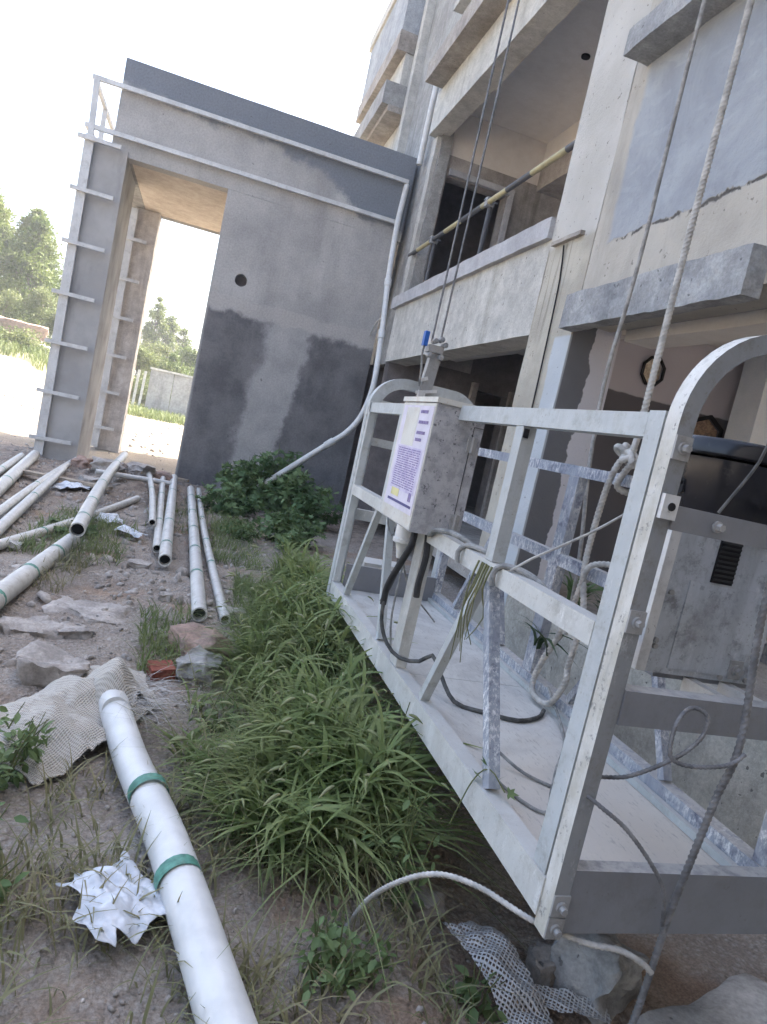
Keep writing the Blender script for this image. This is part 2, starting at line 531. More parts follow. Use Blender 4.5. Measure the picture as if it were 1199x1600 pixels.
c = n.mix(fresh, c, n.mix(n.noise(2, 5, 0.6), (0.225, 0.24, 0.265), (0.175, 0.19, 0.21)))
foot = n.math('SUBTRACT', 1.0, n.zone(2, 2.56, 0.05, 0.16, 4))
foot = n.math('MULTIPLY', foot, n.math('SUBTRACT', 1.0, n.ramp(n.math('ABSOLUTE', n.math('SUBTRACT', n.axis(1), 10.4)), 0.05, 0.06)))
fc = n.mix(n.ramp(n.noise(2.2, 7, 0.7), 0.36, 0.66), (0.20, 0.195, 0.195), (0.125, 0.122, 0.127))
fc = n.mix(n.math('MULTIPLY', n.ramp(n.noise(4, 7, 0.7, stretch=(1, 1, 0.25), off=(9, 1, 3)), 0.5, 0.75), 0.5), fc, (0.24, 0.235, 0.235))
wob = n.math('MULTIPLY', n.math('SUBTRACT', n.noise(1.8, 5, 0.6, off=(1, 4, 2)), 0.5), 0.5)
xx = n.math('ADD', n.axis(0), wob)
xx = n.math('ADD', xx, n.math('MULTIPLY', n.axis(2), -0.10))
xx = n.math('ADD', xx, n.math('MULTIPLY', n.math('SUBTRACT', n.noise(7, 6, 0.7), 0.5), 0.22))
pale = n.math('MULTIPLY', n.ramp(xx, 0.40, 0.60), n.math('SUBTRACT', 1.0, n.ramp(xx, 1.10, 1.22)))
fc = n.mix(pale, fc, n.mix(n.ramp(n.noise(2.6, 5, 0.6), 0.3, 0.7), (0.42, 0.41, 0.40), (0.32, 0.315, 0.31)))
lip = n.math('MULTIPLY', n.math('SUBTRACT', 1.0, n.zone(2, 2.78, 0.02, 0.1, 3)), n.math('SUBTRACT', 1.0, foot))
wallx = n.ramp(n.axis(0), -0.14, -0.1)
c = n.mix(n.math('MULTIPLY', lip, n.math('MULTIPLY', wallx, 0.5)), c, (0.47, 0.445, 0.42))
c = n.mix(n.math('MULTIPLY', foot, wallx), c, fc)
c = n.mix(0.14, c, n.mix(n.ramp(n.noise(40, 6, 0.7), 0.3, 0.7), (0.05, 0.05, 0.05), (1, 1, 1)), 'OVERLAY')
pit = n.ramp(n.noise(13, 4, 0.55, off=(4, 8, 1)), 0.70, 0.74)
c = n.mix(n.math('MULTIPLY', pit, 0.6), c, (0.1, 0.1, 0.1))
h = n.math('ADD', n.noise(45, 5, 0.7), n.math('MULTIPLY', n.noise(7, 5, 0.6), 2.0))
M['porch'] = n.done(c, 0.9, 0, h, 0.4, 0.012)

# ------------------------------------------------------------------ ground
_perm = rng.random((256, 256))
def vnoise(x, y):
    xi, yi = np.floor(x).astype(int), np.floor(y).astype(int)
    fx, fy = x - xi, y - yi
    fx, fy = fx * fx * (3 - 2 * fx), fy * fy * (3 - 2 * fy)
    a = _perm[xi % 256, yi % 256]; b = _perm[(xi + 1) % 256, yi % 256]
    c_ = _perm[xi % 256, (yi + 1) % 256]; d = _perm[(xi + 1) % 256, (yi + 1) % 256]
    return (a * (1 - fx) + b * fx) * (1 - fy) + (c_ * (1 - fx) + d * fx) * fy - 0.5
def fbm(x, y, o=4):
    s_, a_ = 0, 1.0
    for i in range(o):
        s_ = s_ + a_ * vnoise(x * 2 ** i + 17 * i, y * 2 ** i + 5 * i); a_ *= 0.5
    return s_
def sstep(v, a, b):
    t = np.clip((v - a) / (b - a), 0, 1)
    return t * t * (3 - 2 * t)
def gheight(x, y):
    x = np.asarray(x, float); y = np.asarray(y, float)
    near = 1 - sstep(np.hypot(x, y - 5), 8, 14)
    h = near * (0.05 * fbm(x * 1.1, y * 1.1) + 0.022 * fbm(x * 5 + 9, y * 5) + 0.012 * fbm(x * 19, y * 19 + 3, 3))
    # crusty slabs of spilt mortar
    crust = sstep(fbm(x * 1.7 + 40, y * 1.7 + 11, 3), 0.18, 0.24) * sstep(y, 2.6, 3.2) * (1 - sstep(y, 5.5, 6.5)) * (1 - sstep(x, 0.1, 0.4))
    h += 0.022 * crust
    # rubble at the foot of the porch opening
    rub = np.exp(-((x + 0.7) / 0.9) ** 2 - ((y - 9.3) / 0.9) ** 2)
    h += rub * (0.10 + 0.22 * np.abs(fbm(x * 3 + 5, y * 3, 4)))
    # hollow under the near end of the platform
    h -= 0.10 * sstep(x, 0.75, 1.0) * (1 - sstep(x, 2.0, 2.3)) * (1 - sstep(y, 1.9, 2.7))
    # low bank far to the left
    d = np.hypot(x, y)
    h += 2.0 * sstep(d, 20, 43) * (1 - sstep(x, -7.5, -4.5))
    h += 0.25 * sstep(d, 25, 60) * fbm(x * 0.06, y * 0.06, 3)
    return h

def axis_pts(lo, hi, step, far_lo, far_hi, g=1.13):
    a = list(np.arange(lo, hi, step))
    s_, p, left = step, lo, []
    while p > far_lo:
        s_ *= g; p -= s_; left.append(p)
    s_, p, right = step, a[-1], []
    while p < far_hi:
        s_ *= g; p += s_; right.append(p)
    return np.array(left[::-1] + a + right)
gx = axis_pts(-2.6, 2.5, 0.028, -900, 900)
gy = axis_pts(0.9, 10.6, 0.03, -300, 1000)
GX, GY = np.meshgrid(gx, gy)
gv = np.stack([GX, GY, gheight(GX, GY)], -1).reshape(-1, 3)
nx, ny = len(gx), len(gy)
ii = (np.arange(ny - 1)[:, None] * nx + np.arange(nx - 1)[None, :]).ravel()
gf = np.stack([ii, ii + 1, ii + nx + 1, ii + nx], 1)

n = NT('site_soil')
px, py = n.axis(0), n.axis(1)
gravel = n.mix(n.ramp(n.noise(3, 6, 0.65), 0.3, 0.7), (0.405, 0.352, 0.30), (0.28, 0.24, 0.205))
v1 = n.voronoi(46)
gravel = n.mix(n.ramp(v1, 0.1, 0.6), n.mix(0.5, gravel, (0.47, 0.44, 0.405)), gravel)
soil = n.mix(n.ramp(n.noise(6, 6, 0.65), 0.3, 0.7), (0.41, 0.305, 0.225), (0.27, 0.195, 0.145))
sm = n.ramp(n.noise(0.9, 5, 0.62, off=(3, 7, 0)), 0.52, 0.64)
c = n.mix(sm, gravel, soil)
crust = n.ramp(n.noise(1.6, 6, 0.7, off=(11, 3, 0)), 0.6, 0.66)
c = n.mix(n.math('MULTIPLY', crust, 0.8), c, n.mix(n.noise(8, 5, 0.6), (0.48, 0.445, 0.41), (0.38, 0.35, 0.32)))
rub = n.math('MULTIPLY', n.ramp(n.math('ADD', py, n.math('MULTIPLY', n.noise(2, 4, 0.6), 1.2)), 7.6, 8.8), 0.75)
c = n.mix(rub, c, n.mix(n.ramp(n.noise(7, 6, 0.7), 0.35, 0.65), (0.42, 0.345, 0.275), (0.18, 0.145, 0.125)))
pale = n.ramp(n.math('ADD', py, n.math('MULTIPLY', n.noise(0.9, 5, 0.65), 2.0)), 12.0, 13.4)
sand = n.mix(n.ramp(n.noise(0.5, 6, 0.7), 0.3, 0.7), (0.40, 0.345, 0.275), (0.29, 0.25, 0.195))
sand = n.mix(n.ramp(n.noise(3.2, 6, 0.7), 0.62, 0.7), sand, (0.20, 0.22, 0.09))
pale = n.math('MAXIMUM', pale, n.math('SUBTRACT', 1.0, n.ramp(n.math('ADD', px, n.math('MULTIPLY', n.noise(0.9, 5, 0.65), 2.0)), -2.6, -1.6)))
c = n.mix(pale, c, sand)
field = n.ramp(n.math('ADD', py, n.math('MULTIPLY', n.noise(0.12, 5, 0.65), 24.0)), 40, 48)
c = n.mix(field, c, n.mix(n.ramp(n.noise(0.25, 6, 0.7), 0.35, 0.65), (0.15, 0.18, 0.06), (0.24, 0.22, 0.1)))
c = n.mix(0.25, c, n.mix(n.ramp(n.noise(120, 4, 0.7), 0.3, 0.7), (0.05, 0.05, 0.05), (1, 1, 1)), 'OVERLAY')
h = n.math('ADD', n.noise(90, 5, 0.7), n.math('MULTIPLY', v1, -1.2))
h = n.math('ADD', h, n.math('MULTIPLY', n.noise(14, 6, 0.65), 1.6))
M['soil'] = n.done(c, 0.95, 0, h, 0.9, 0.02, 0.15)
g = raw_mesh('ground', gv, gf.ravel(), np.full(len(gf), 4), M['soil'], smooth=True, origin=(0, 0, 0))
tag(g, 'grey gravelly building site ground with brown soil, pale sand in the sun beyond', 'ground', kind='structure')

# ------------------------------------------------------------------ the building on the right
B = thing('unfinished_building', (5.5, 4.5, 0), 'tall unfinished concrete building with open window bays along the right side', 'building')
F = 2.35
def part(name, args, mat, rough=None, parent=B, label=None, bev=0):
    mb = MB().box(*args)
    if bev: mb.bevel(bev)
    if rough: mb.rough(*rough)
    return mb.build(name, M[mat], parent, smooth=False, label=label)

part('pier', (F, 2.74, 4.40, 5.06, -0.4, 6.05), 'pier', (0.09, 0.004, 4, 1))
part('wall', (F + 0.002, 2.65, -6.0, 4.397, 2.36, 6.9), 'wall_patched', (0.13, 0.004, 3, 2), label='rendered wall with blue grey skim coat above a ragged crack')
part('parapet', (F + 0.003, 2.6, -6.0, 4.397, -0.4, 0.50), 'plaster_warm', (0.1, 0.006, 4, 3))
part('wall', (F + 0.002, 2.65, -6.0, -1.0, 0.50, 2.355), 'plaster_warm', None)
part('lintel_beam', (2.76, 3.0, -6.0, 4.38, 2.325, 2.9), 'room', (0.2, 0.004, 3, 4))
part('soffit_slab', (2.652, 2.758, -1.0, 4.38, 2.40, 2.52), 'conc', None)
part('spandrel_beam', (F + 0.008, 2.65, 5.062, 9.5, 2.33, 3.068), 'plaster', (0.12, 0.003, 3, 5))
part('window_sill', (F - 0.045, 2.66, 5.058, 9.62, 3.07, 3.228), 'sill', (0.07, 0.006, 5, 6))
part('lintel_beam', (F, 2.60, 5.062, 9.75, 5.50, 6.048), 'plaster', (0.12, 0.004, 3, 7))
part('ledge_slab', (2.10, 2.60, -6.0, 9.56, 6.05, 6.30), 'conc_brown', (0.13, 0.006, 3, 8))
part('ledge_slab', (2.14, 2.60, 4.0, 9.50, 6.303, 6.36), 'plaster', (0.2, 0.003, 3, 8))
part('pier', (2.50, 2.655, 9.56, 10.62, 2.36, 6.9), 'conc', (0.2, 0.004, 3, 9))
part('plaster_strip', (2.44, 2.497, 9.60, 9.78, 3.23, 5.48), 'plaster', (0.1, 0.01, 4, 9))
part('canopy_slab', (2.245, F, 2.73, 4.395, 2.285, 2.52), 'canopy', (0.045, 0.008, 6, 10))
part('canopy_slab', (2.165, F, 1.4, 4.257, 4.0, 4.16), 'canopy', (0.05, 0.007, 6, 11))
part('formwork_bracket', (2.315, F + 0.001, 4.55, 4.97, 2.985, 3.015), 'conc_brown', (0.06, 0.006, 6, 12))
part('wall', (2.42, 2.7, -6.0, 5.2, 6.9, 11.2), 'plaster', None)
part('wall', (2.42, 2.7, 9.2, 10.62, 6.9, 11.2), 'conc', None)
part('wall', (2.42, 2.7, 5.2, 9.2, 6.37, 6.9), 'conc', None)
part('wall', (2.42, 2.7, 5.2, 9.2, 8.9, 11.2), 'plaster', None)
part('window_sill', (2.22, 2.5, 4.9, 9.35, 6.9, 6.99), 'plaster', (0.2, 0.004, 3, 3))
wf = MB()
wf.box(2.48, 2.54, 5.2, 9.2, 6.992, 7.06); wf.box(2.48, 2.54, 5.2, 9.2, 8.83, 8.9)
for yy in (5.2, 6.5, 7.8, 9.13): wf.box(2.482, 2.538, yy, yy + 0.07, 7.06, 8.83)
wfo = wf.build('window_frame', M['white_pipe'], B)
n = NT('window_glass'); M['glass'] = n.done((0.06, 0.07, 0.08), 0.08, 0, None, spec=0.6)
for yy in (5.272, 6.572, 7.872):
    MB().box(2.505, 2.512, yy, yy + 1.226, 7.062, 8.828).build('glass_pane', M['glass'], wfo)
# drip line cables on the pier
MB().tube(catmull([(2.335, 4.80, 2.96), (2.338, 4.74, 2.7), (2.335, 4.70, 2.2), (2.338, 4.69, 1.6), (2.335, 4.70, 0.9)], 0.1), 0.006, 6).build('wall_cable', M['dark'], B)

# far wing beyond the porch, seen above the porch roof
part('wall', (2.46, 2.8, 10.622, 11.62, 2.362, 11.2), 'conc', None)
part('inner_wall', (2.42, 2.84, 10.66, 11.6, -0.4, 2.358), 'room_dark', None)  # dark-coloured piece standing in for the shade of an open recess
part('pier', (2.33, 2.8, 11.62, 11.86, -0.4, 11.2), 'plaster', (0.4, 0.004, 3, 4))
part('wall', (2.40, 2.8, 11.862, 15.2, -0.4, 11.2), 'plaster', None)
part('ledge_slab', (1.97, 2.40, 11.9, 15.1, 6.68, 7.04), 'conc', (0.3, 0.006, 3, 5))
part('ledge_slab', (2.08, 2.40, 11.88, 15.1, 6.58, 6.677), 'conc_brown', (0.3, 0.004, 3, 5))
part('ledge_slab', (2.04, 2.40, 11.9, 15.1, 7.55, 7.86), 'conc_brown', (0.3, 0.006, 3, 6))
part('bay_panel', (2.06, 2.40, 11.92, 15.0, 7.862, 8.95), 'skim', None)
part('ledge_slab', (2.02, 2.40, 11.9, 15.1, 8.953, 9.2), 'plaster', None)
part('bay_panel', (2.20, 2.40, 11.92, 15.0, 7.042, 7.548), 'plaster', None)
part('wall', (2.802, 9.0, 14.9, 15.2, -0.4, 11.2), 'conc', None)
MB().panel([(-6.0, -0.4), (14.898, -0.4), (14.898, 11.2), (-6.0, 11.2)],
           [[(a, z0), (b, z0), (b, z1), (a, z1)] for a, b in ((-5.0, -1.0), (0.0, 4.0), (5.2, 9.2)) for z0, z1 in ((1.0, 2.6), (3.85, 5.6), (6.9, 8.9)) if not (a > 5 and z0 < 6)],
           lambda u, v: (8.7, u, v), Vector((0.3, 0, 0))).build('wall', M['conc'], B, label='unseen rear wall with openings added to light the rooms')  # openings out of view, added to brighten the rooms inside
part('wall', (2.702, 8.698, -6.3, -6.002, -0.4, 11.2), 'conc', None)
part('roof_slab', (2.2, 9.1, -6.4, 15.3, 11.203, 11.45), 'conc', None)
# unseen wall added behind the camera to shade faces turned toward it
part('wall', (-9.0, 2.348, -6.3, -6.0, -0.4, 11.2), 'conc', None)
# floors and rooms behind the openings
part('floor_slab', (2.602, 8.698, -6.0, 14.898, 0.2, 0.42), 'conc_brown', None)
part('floor_slab', (2.662, 8.698, -6.0, 14.898, 2.903, 3.06), 'room', None)
part('floor_slab', (2.702, 8.698, -6.0, 14.898, 5.90, 6.20), 'room', None)
part('inner_beam', (4.05, 4.5, 4.2, 9.62, 5.22, 5.56), 'room_mid', (0.12, 0.008, 5, 14))
part('inner_beam', (4.052, 4.498, 4.2, 9.62, 5.562, 5.898), 'room', None)
mb = MB(); mb.panel([(2.66, 3.062), (8.6, 3.062), (8.6, 5.30), (2.66, 5.30)], [[(2.69, 3.10), (3.62, 3.10), (3.62, 5.02), (2.69, 5.02)], [(4.55, 3.10), (5.6, 3.10), (5.6, 5.0), (4.55, 5.0)]],
                    lambda u, v: (u, 9.62, v), Vector((0, 0.22, 0)))
mb.build('inner_wall', M['room_mid'], B)
part('inner_wall', (2.66, 8.6, 9.64, 9.83, 5.303, 5.898), 'room', None)
mb = MB().box(3.63, 3.70, 9.53, 9.60, 3.07, 5.02); mb.box(2.70, 3.70, 9.532, 9.598, 5.022, 5.10)
mb.build('door_frame', M['sill'], B)
part('inner_wall', (2.76, 6.6, 4.1, 4.3, 3.062, 5.898), 'room', None)
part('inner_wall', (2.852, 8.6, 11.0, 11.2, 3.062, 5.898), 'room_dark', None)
MB().disc((3.37, 7.5, 5.893), (0, 0, 1), 0.05, 0.03, 10).build('ceiling_hole', M['dark'], B)
# ground floor
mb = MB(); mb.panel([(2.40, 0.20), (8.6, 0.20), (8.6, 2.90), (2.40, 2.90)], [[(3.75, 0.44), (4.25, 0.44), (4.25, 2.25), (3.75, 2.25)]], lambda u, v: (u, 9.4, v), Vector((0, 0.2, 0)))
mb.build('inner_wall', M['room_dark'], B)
part('inner_wall', (2.62, 3.6, 9.38, 9.397, 2.45, 2.90), 'room_mid', None)
mb = MB().box(4.26, 4.36, 9.30, 9.398, 0.42, 2.34); mb.box(3.66, 3.74, 9.302, 9.398, 0.42, 2.34)
mb.build('door_frame', M['room_mid'], B)
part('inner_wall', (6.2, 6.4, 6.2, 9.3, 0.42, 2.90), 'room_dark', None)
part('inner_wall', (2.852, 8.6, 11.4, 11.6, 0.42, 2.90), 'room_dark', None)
part('inner_beam', (3.05, 3.35, 5.2, 9.37, 2.56, 2.90), 'room', (0.2, 0.006, 4, 2))
oct_ = [(4.17 + 0.115 * math.cos(math.pi / 8 + k * math.pi / 4), 2.50 + 0.13 * math.sin(math.pi / 8 + k * math.pi / 4)) for k in range(8)]
win = [(4.80, 1.72), (5.12, 1.72), (5.12, 2.10), (4.97, 2.20), (4.80, 2.13)]
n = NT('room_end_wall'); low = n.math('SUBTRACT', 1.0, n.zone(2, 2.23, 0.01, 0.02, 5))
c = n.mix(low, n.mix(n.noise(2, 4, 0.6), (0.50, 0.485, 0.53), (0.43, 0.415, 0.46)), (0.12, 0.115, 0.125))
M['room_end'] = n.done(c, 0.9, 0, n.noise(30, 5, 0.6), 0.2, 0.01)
MB().panel([(3.1, 0.42), (8.6, 0.42), (8.6, 2.90), (3.1, 2.90)], [oct_, win], lambda u, v: (u, 6.0, v), Vector((0, 0.18, 0))).build('inner_wall', M['room_end'], B)
for ol in (oct_, win):
    mb = MB()
    cx, cz = sum(p[0] for p in ol) / len(ol), sum(p[1] for p in ol) / len(ol)
    mb.panel([(cx + (u - cx) * 1.22, cz + (v - cz) * 1.18) for u, v in ol], [ol], lambda u, v: (u, 5.975, v), Vector((0, 0.022, 0)))
    mb.build('vent_surround', M['dark'], B)
n = NT('vent_filling'); M['vent_fill'] = n.done(n.mix(n.ramp(n.noise(22, 5, 0.7), 0.4, 0.6), (0.85, 0.78, 0.64), (0.55, 0.46, 0.34)), 0.9, 0, n.noise(25, 4, 0.6), 0.5, 0.02)
part('vent_infill', (4.0, 4.34, 6.02, 6.08, 2.3, 2.7), 'vent_fill', None)
n = NT('brick_filling'); M['brick_fill'] = n.done(n.mix(n.ramp(n.noise(30, 5, 0.7), 0.4, 0.6), (0.44, 0.31, 0.20), (0.24, 0.165, 0.12)), 0.9, 0, n.noise(30, 4, 0.6), 0.5, 0.02)
part('vent_infill', (4.72, 5.2, 6.02, 6.08, 1.68, 2.3), 'brick_fill', None)
M['white_render'] = concrete('pale_blue_render', (0.74, 0.80, 0.88), (0.66, 0.72, 0.80), 2, 0.12)
part('inner_pier', (5.16, 5.9, 5.6, 5.95, 0.42, 2.90), 'white_render', (0.2, 0.006, 4, 2))

# ------------------------------------------------------------------ porch
P_ = thing('concrete_porch', (0.2, 11.8, 0), 'bare concrete entrance porch with a tall doorway standing against the building', 'porch')
hole = [(0.257 + 0.088 * math.cos(2 * math.pi * k / 24), 3.04 + 0.088 * math.sin(2 * math.pi * k / 24)) for k in range(24)]
mb = MB().panel([(-0.145, -0.3), (2.36, -0.3), (2.36, 4.198), (-0.145, 4.198)], [hole], lambda u, v: (u, 10.4, v), Vector((0, 0.25, 0)))
mb.build('wall', M['porch'], P_)
MB().disc((0.257, 10.56, 3.04), (0, 1, 0), 0.086, 0.02, 20).build('hole_plug', M['room_dark'], P_)
mb = MB().box(-1.70, 2.42, 10.4, 10.62, 4.2, 5.42); mb.rough(0.16, 0.004, 2.5, 21)
mb.build('fascia_beam', M['porch'], P_, smooth=False)
part('fascia_beam', (-1.70, 2.30, 13.15, 13.35, 4.2, 5.42), 'conc', None, P_)
part('fascia_beam', (-1.70, -1.45, 10.622, 13.148, 4.2, 5.40), 'conc', None, P_)
part('roof_slab', (-1.448, 2.32, 10.622, 13.148, 4.203, 4.42), 'soffit', None, P_)
n = NT('pillar_concrete')
c = n.mix(n.ramp(n.noise(1.6, 6, 0.65), 0.33, 0.68), (0.46, 0.45, 0.435), (0.36, 0.35, 0.34))
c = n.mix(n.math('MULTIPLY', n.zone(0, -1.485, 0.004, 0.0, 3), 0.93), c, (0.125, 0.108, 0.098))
c = n.mix(n.math('MULTIPLY', n.ramp(n.noise(4, 5, 0.65, stretch=(1, 1, 0.2)), 0.55, 0.7), 0.35), c, (0.2, 0.195, 0.19))
M['pillar'] = n.done(c, 0.9, 0, n.noise(40, 5, 0.7), 0.3, 0.01)
M['pillar_back'] = concrete('back_pillar_concrete', (0.58, 0.54, 0.50), (0.46, 0.425, 0.395), 1.8, 0.2, (0.25, 0.225, 0.205), None, 0.4)
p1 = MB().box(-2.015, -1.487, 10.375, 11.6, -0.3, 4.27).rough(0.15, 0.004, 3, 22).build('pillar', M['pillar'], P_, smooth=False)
p2 = MB().box(-1.60, -1.20, 13.0, 13.4, -0.3, 4.197).rough(0.2, 0.006, 3, 23).build('pillar', M['pillar_back'], P_, smooth=False)
# cladding keels: an upright and short cross channels on each pillar, long rails over the doorway
MB().bar((-1.965, 10.34, 0.05), (-1.965, 10.34, 4.32), 0.115, 0.06, (1, 0, 0)).bevel(0.006).build('cladding_upright', M['galv'], p1)
MB().bar((-1.965, 10.34, 4.322), (-1.995, 10.34, 5.06), 0.07, 0.05, (1, 0, 0)).build('cladding_upright', M['galv'], p1)
mb = MB().bar((-2.10, 10.285, 4.265), (-1.565, 10.285, 4.265), 0.05, 0.05, (0, 0, 1))
b0 = mb.bevel(0.004).build('cross_channel', M['galv'], p1)
for z in (3.605, 2.92, 2.25, 1.59, 0.925, 0.29):
    c_ = dup(b0, (R.uniform(-0.012, 0.012), 0, z - 4.265 + R.uniform(-0.006, 0.006)))
    c_.rotation_euler.y = R.uniform(-0.015, 0.015)
MB().bar((-1.60, 12.93, 0.05), (-1.60, 12.93, 4.15), 0.115, 0.06, (1, 0, 0)).build('cladding_upright', M['galv'], p2)
mb = MB().bar((-1.665, 12.875, 3.64), (-1.33, 12.875, 3.64), 0.05, 0.05, (0, 0, 1))
b1 = mb.build('cross_channel', M['galv'], p2)
for z in (2.965, 2.315, 1.667, 1.034, 0.41): dup(b1, (R.uniform(-0.01, 0.01), 0, z - 3.64))
for z, xr in ((5.035, 2.34), (4.435, 2.33)):
    MB().bar((-2.05, 10.345, z), (xr, 10.345, z - 0.0), 0.055, 0.05, (0, 0, 1)).bevel(0.004).build('cladding_rail', M['galv'], P_)
    MB().bar((-2.02, 10.372, z), (-2.02, 13.3, z), 0.055, 0.05, (0, 0, 1)).build('cladding_rail', M['galv'], P_)
for y in (11.35, 12.5):
    MB().bar((-2.02, y, 4.30), (-2.02, y, 5.005), 0.06, 0.05, (1, 0, 0)).build('cladding_upright', M['galv'], P_)
    MB().bar((-2.06, y, 4.74), (-1.702, y, 4.74), 0.04, 0.04, (0, 0, 1)).build('cross_channel', M['galv'], P_)
for z in (5.035, 4.435):
    for x in (-1.4, 0.2, 1.7):
        MB().disc((x, 10.315, z), (0, 1, 0), 0.014, 0.012, 8).build('bolt', M['galv'], P_)

# ------------------------------------------------------------------ suspended platform
M['alu'] = painted('weathered_aluminium', (0.48, 0.505, 0.505), (0.58, 0.585, 0.57), 0.56, (0.26, 0.25, 0.22), 0.6, 0.5, 0.0, 30)
M['alu_white'] = painted('whitened_aluminium', (0.56, 0.56, 0.53), (0.64, 0.64, 0.615), 0.52, (0.30, 0.285, 0.25), 0.65, 0.55, 0.0, 16)
M['alu_grey'] = painted('grey_steel_frame', (0.215, 0.22, 0.235), (0.36, 0.36, 0.365), 0.66, (0.14, 0.135, 0.13), 0.35, 0.5, 0.0, 22)
M['splashed'] = painted('mortar_splashed_rail', (0.33, 0.355, 0.40), (0.70, 0.70, 0.70), 0.47, (0.09, 0.10, 0.15), 0.95, 0.75, 0.0, 70)
M['deck'] = None
n = NT('dusty_deck')
c = n.mix(n.ramp(n.noise(2.4, 7, 0.7, dist=0.8), 0.38, 0.62), (0.56, 0.56, 0.535), (0.43, 0.425, 0.41))
c = n.mix(n.math('MULTIPLY', n.ramp(n.noise(5, 6, 0.7, stretch=(1, 2.2, 1)), 0.55, 0.7), 0.5), c, (0.58, 0.55, 0.51))
sandm = n.math('MULTIPLY', n.math('SUBTRACT', 1.0, n.zone(1, 1.85, 0.35, 0.4, 3)), 0.8)
c = n.mix(sandm, c, n.mix(n.noise(9, 5, 0.65), (0.60, 0.54, 0.46), (0.50, 0.465, 0.42)))
c = n.mix(n.math('MULTIPLY', n.ramp(n.noise(45, 6, 0.75, stretch=(2.5, 0.5, 1)), 0.56, 0.64), 0.55), c, (0.27, 0.26, 0.245))
M['deck'] = n.done(c, 0.8, 0, n.math('ADD', n.noise(80, 4, 0.7), n.noise(12, 4, 0.6)), 0.2, 0.004)
n = NT('splattered_box')
c = n.mix(n.ramp(n.noise(20, 6, 0.75), 0.4, 0.62), (0.42, 0.415, 0.425), (0.30, 0.30, 0.31))
c = n.mix(n.math('MULTIPLY', n.ramp(n.noise(48, 5, 0.7, off=(3, 3, 3)), 0.60, 0.65), 0.8), c, (0.08, 0.08, 0.09))
c = n.mix(n.math('MULTIPLY', n.ramp(n.noise(60, 5, 0.7, off=(8, 1, 3)), 0.64, 0.70), 0.8), c, (0.48, 0.48, 0.47))
M['box_grey'] = n.done(c, 0.85, 0, n.noise(55, 5, 0.75), 0.8, 0.006)
M['box_white'] = painted('box_front_paint', (0.62, 0.61, 0.56), (0.70, 0.69, 0.65), 0.55, (0.42, 0.33, 0.24), 0.4, 0.5, 0, 12)
M['paper'] = plain('faded_paper', (0.62, 0.585, 0.655), 0.7, 0, 0.05, 14)
n = NT('purple_print'); c = n.mix(n.ramp(n.noise(16, 4, 0.6), 0.4, 0.6), (0.60, 0.555, 0.665), (0.47, 0.42, 0.57)); M['purple'] = n.done(c, 0.7)
M['ink'] = plain('violet_ink', (0.26, 0.21, 0.38), 0.7, 0, 0.2, 60)
M['navy'] = plain('navy_ink', (0.10, 0.09, 0.22), 0.7, 0, 0.1)
M['yellow'] = plain('yellow_ink', (0.66, 0.60, 0.30), 0.7, 0, 0.1)
M['black'] = plain('black_rubber', (0.035, 0.035, 0.037), 0.6, 0, 0.2, 20)
M['cable'] = plain('dusty_cable', (0.10, 0.10, 0.095), 0.7, 0, 0.3, 20)
M['cable_grey'] = plain('grey_cable', (0.26, 0.26, 0.25), 0.7, 0, 0.25, 20)
M['blue'] = plain('blue_switch', (0.03, 0.12, 0.42), 0.45, 0, 0.15)
M['steel'] = painted('dusty_steel', (0.36, 0.36, 0.355), (0.52, 0.52, 0.50), 0.6, (0.12, 0.10, 0.085), 0.5, 0.5, 0.2, 40)
M['rope_white'] = plain('white_rope', (0.46, 0.445, 0.415), 0.85, 0, 0.15, 30, 0.5)
M['rope_grey'] = plain('grey_rope', (0.32, 0.31, 0.29), 0.85, 0, 0.18, 30, 0.5)
M['rope_steel'] = plain('wire_rope', (0.20, 0.20, 0.205), 0.6, 0.3, 0.2, 30, 0.4)

M['frame'] = painted('lit_side_painted_frame', (0.25, 0.26, 0.27), (0.36, 0.365, 0.37), 0.56, (0.16, 0.15, 0.135), 0.9, 0.55, 0.0, 30, (0.62, 0.61, 0.57))  # pale outward side, dark rest: lit and shaded faces put into the colour
XF, XB, Y0, Y1 = 0.895, 1.545, 1.24, 3.74
T = thing('suspended_platform', (1.22, 2.45, 0.33), 'aluminium suspended work platform with grey control box and arched end frames hanging beside the wall', 'work platform')
def bar(name, p, q, w, h, mat='alu', side=(1, 0, 0), parent=T, bev=0.004, label=None):
    return MB().bar(p, q, w, h, side).bevel(bev).build(name, M[mat], parent, label=label)

# deck in two sheets
mb = MB().box(0.942, 1.50, 1.205, 2.448, 0.40, 0.415); d1 = mb.build('deck_panel', M['deck'], T)
mb = MB().box(0.942, 1.50, 2.452, 3.72, 0.40, 0.415); d2 = mb.build('deck_panel', M['deck'], T)
MB().box(0.96, 1.49, 1.25, 3.70, 0.355, 0.398).build('deck_underframe', M['alu_grey'], T)
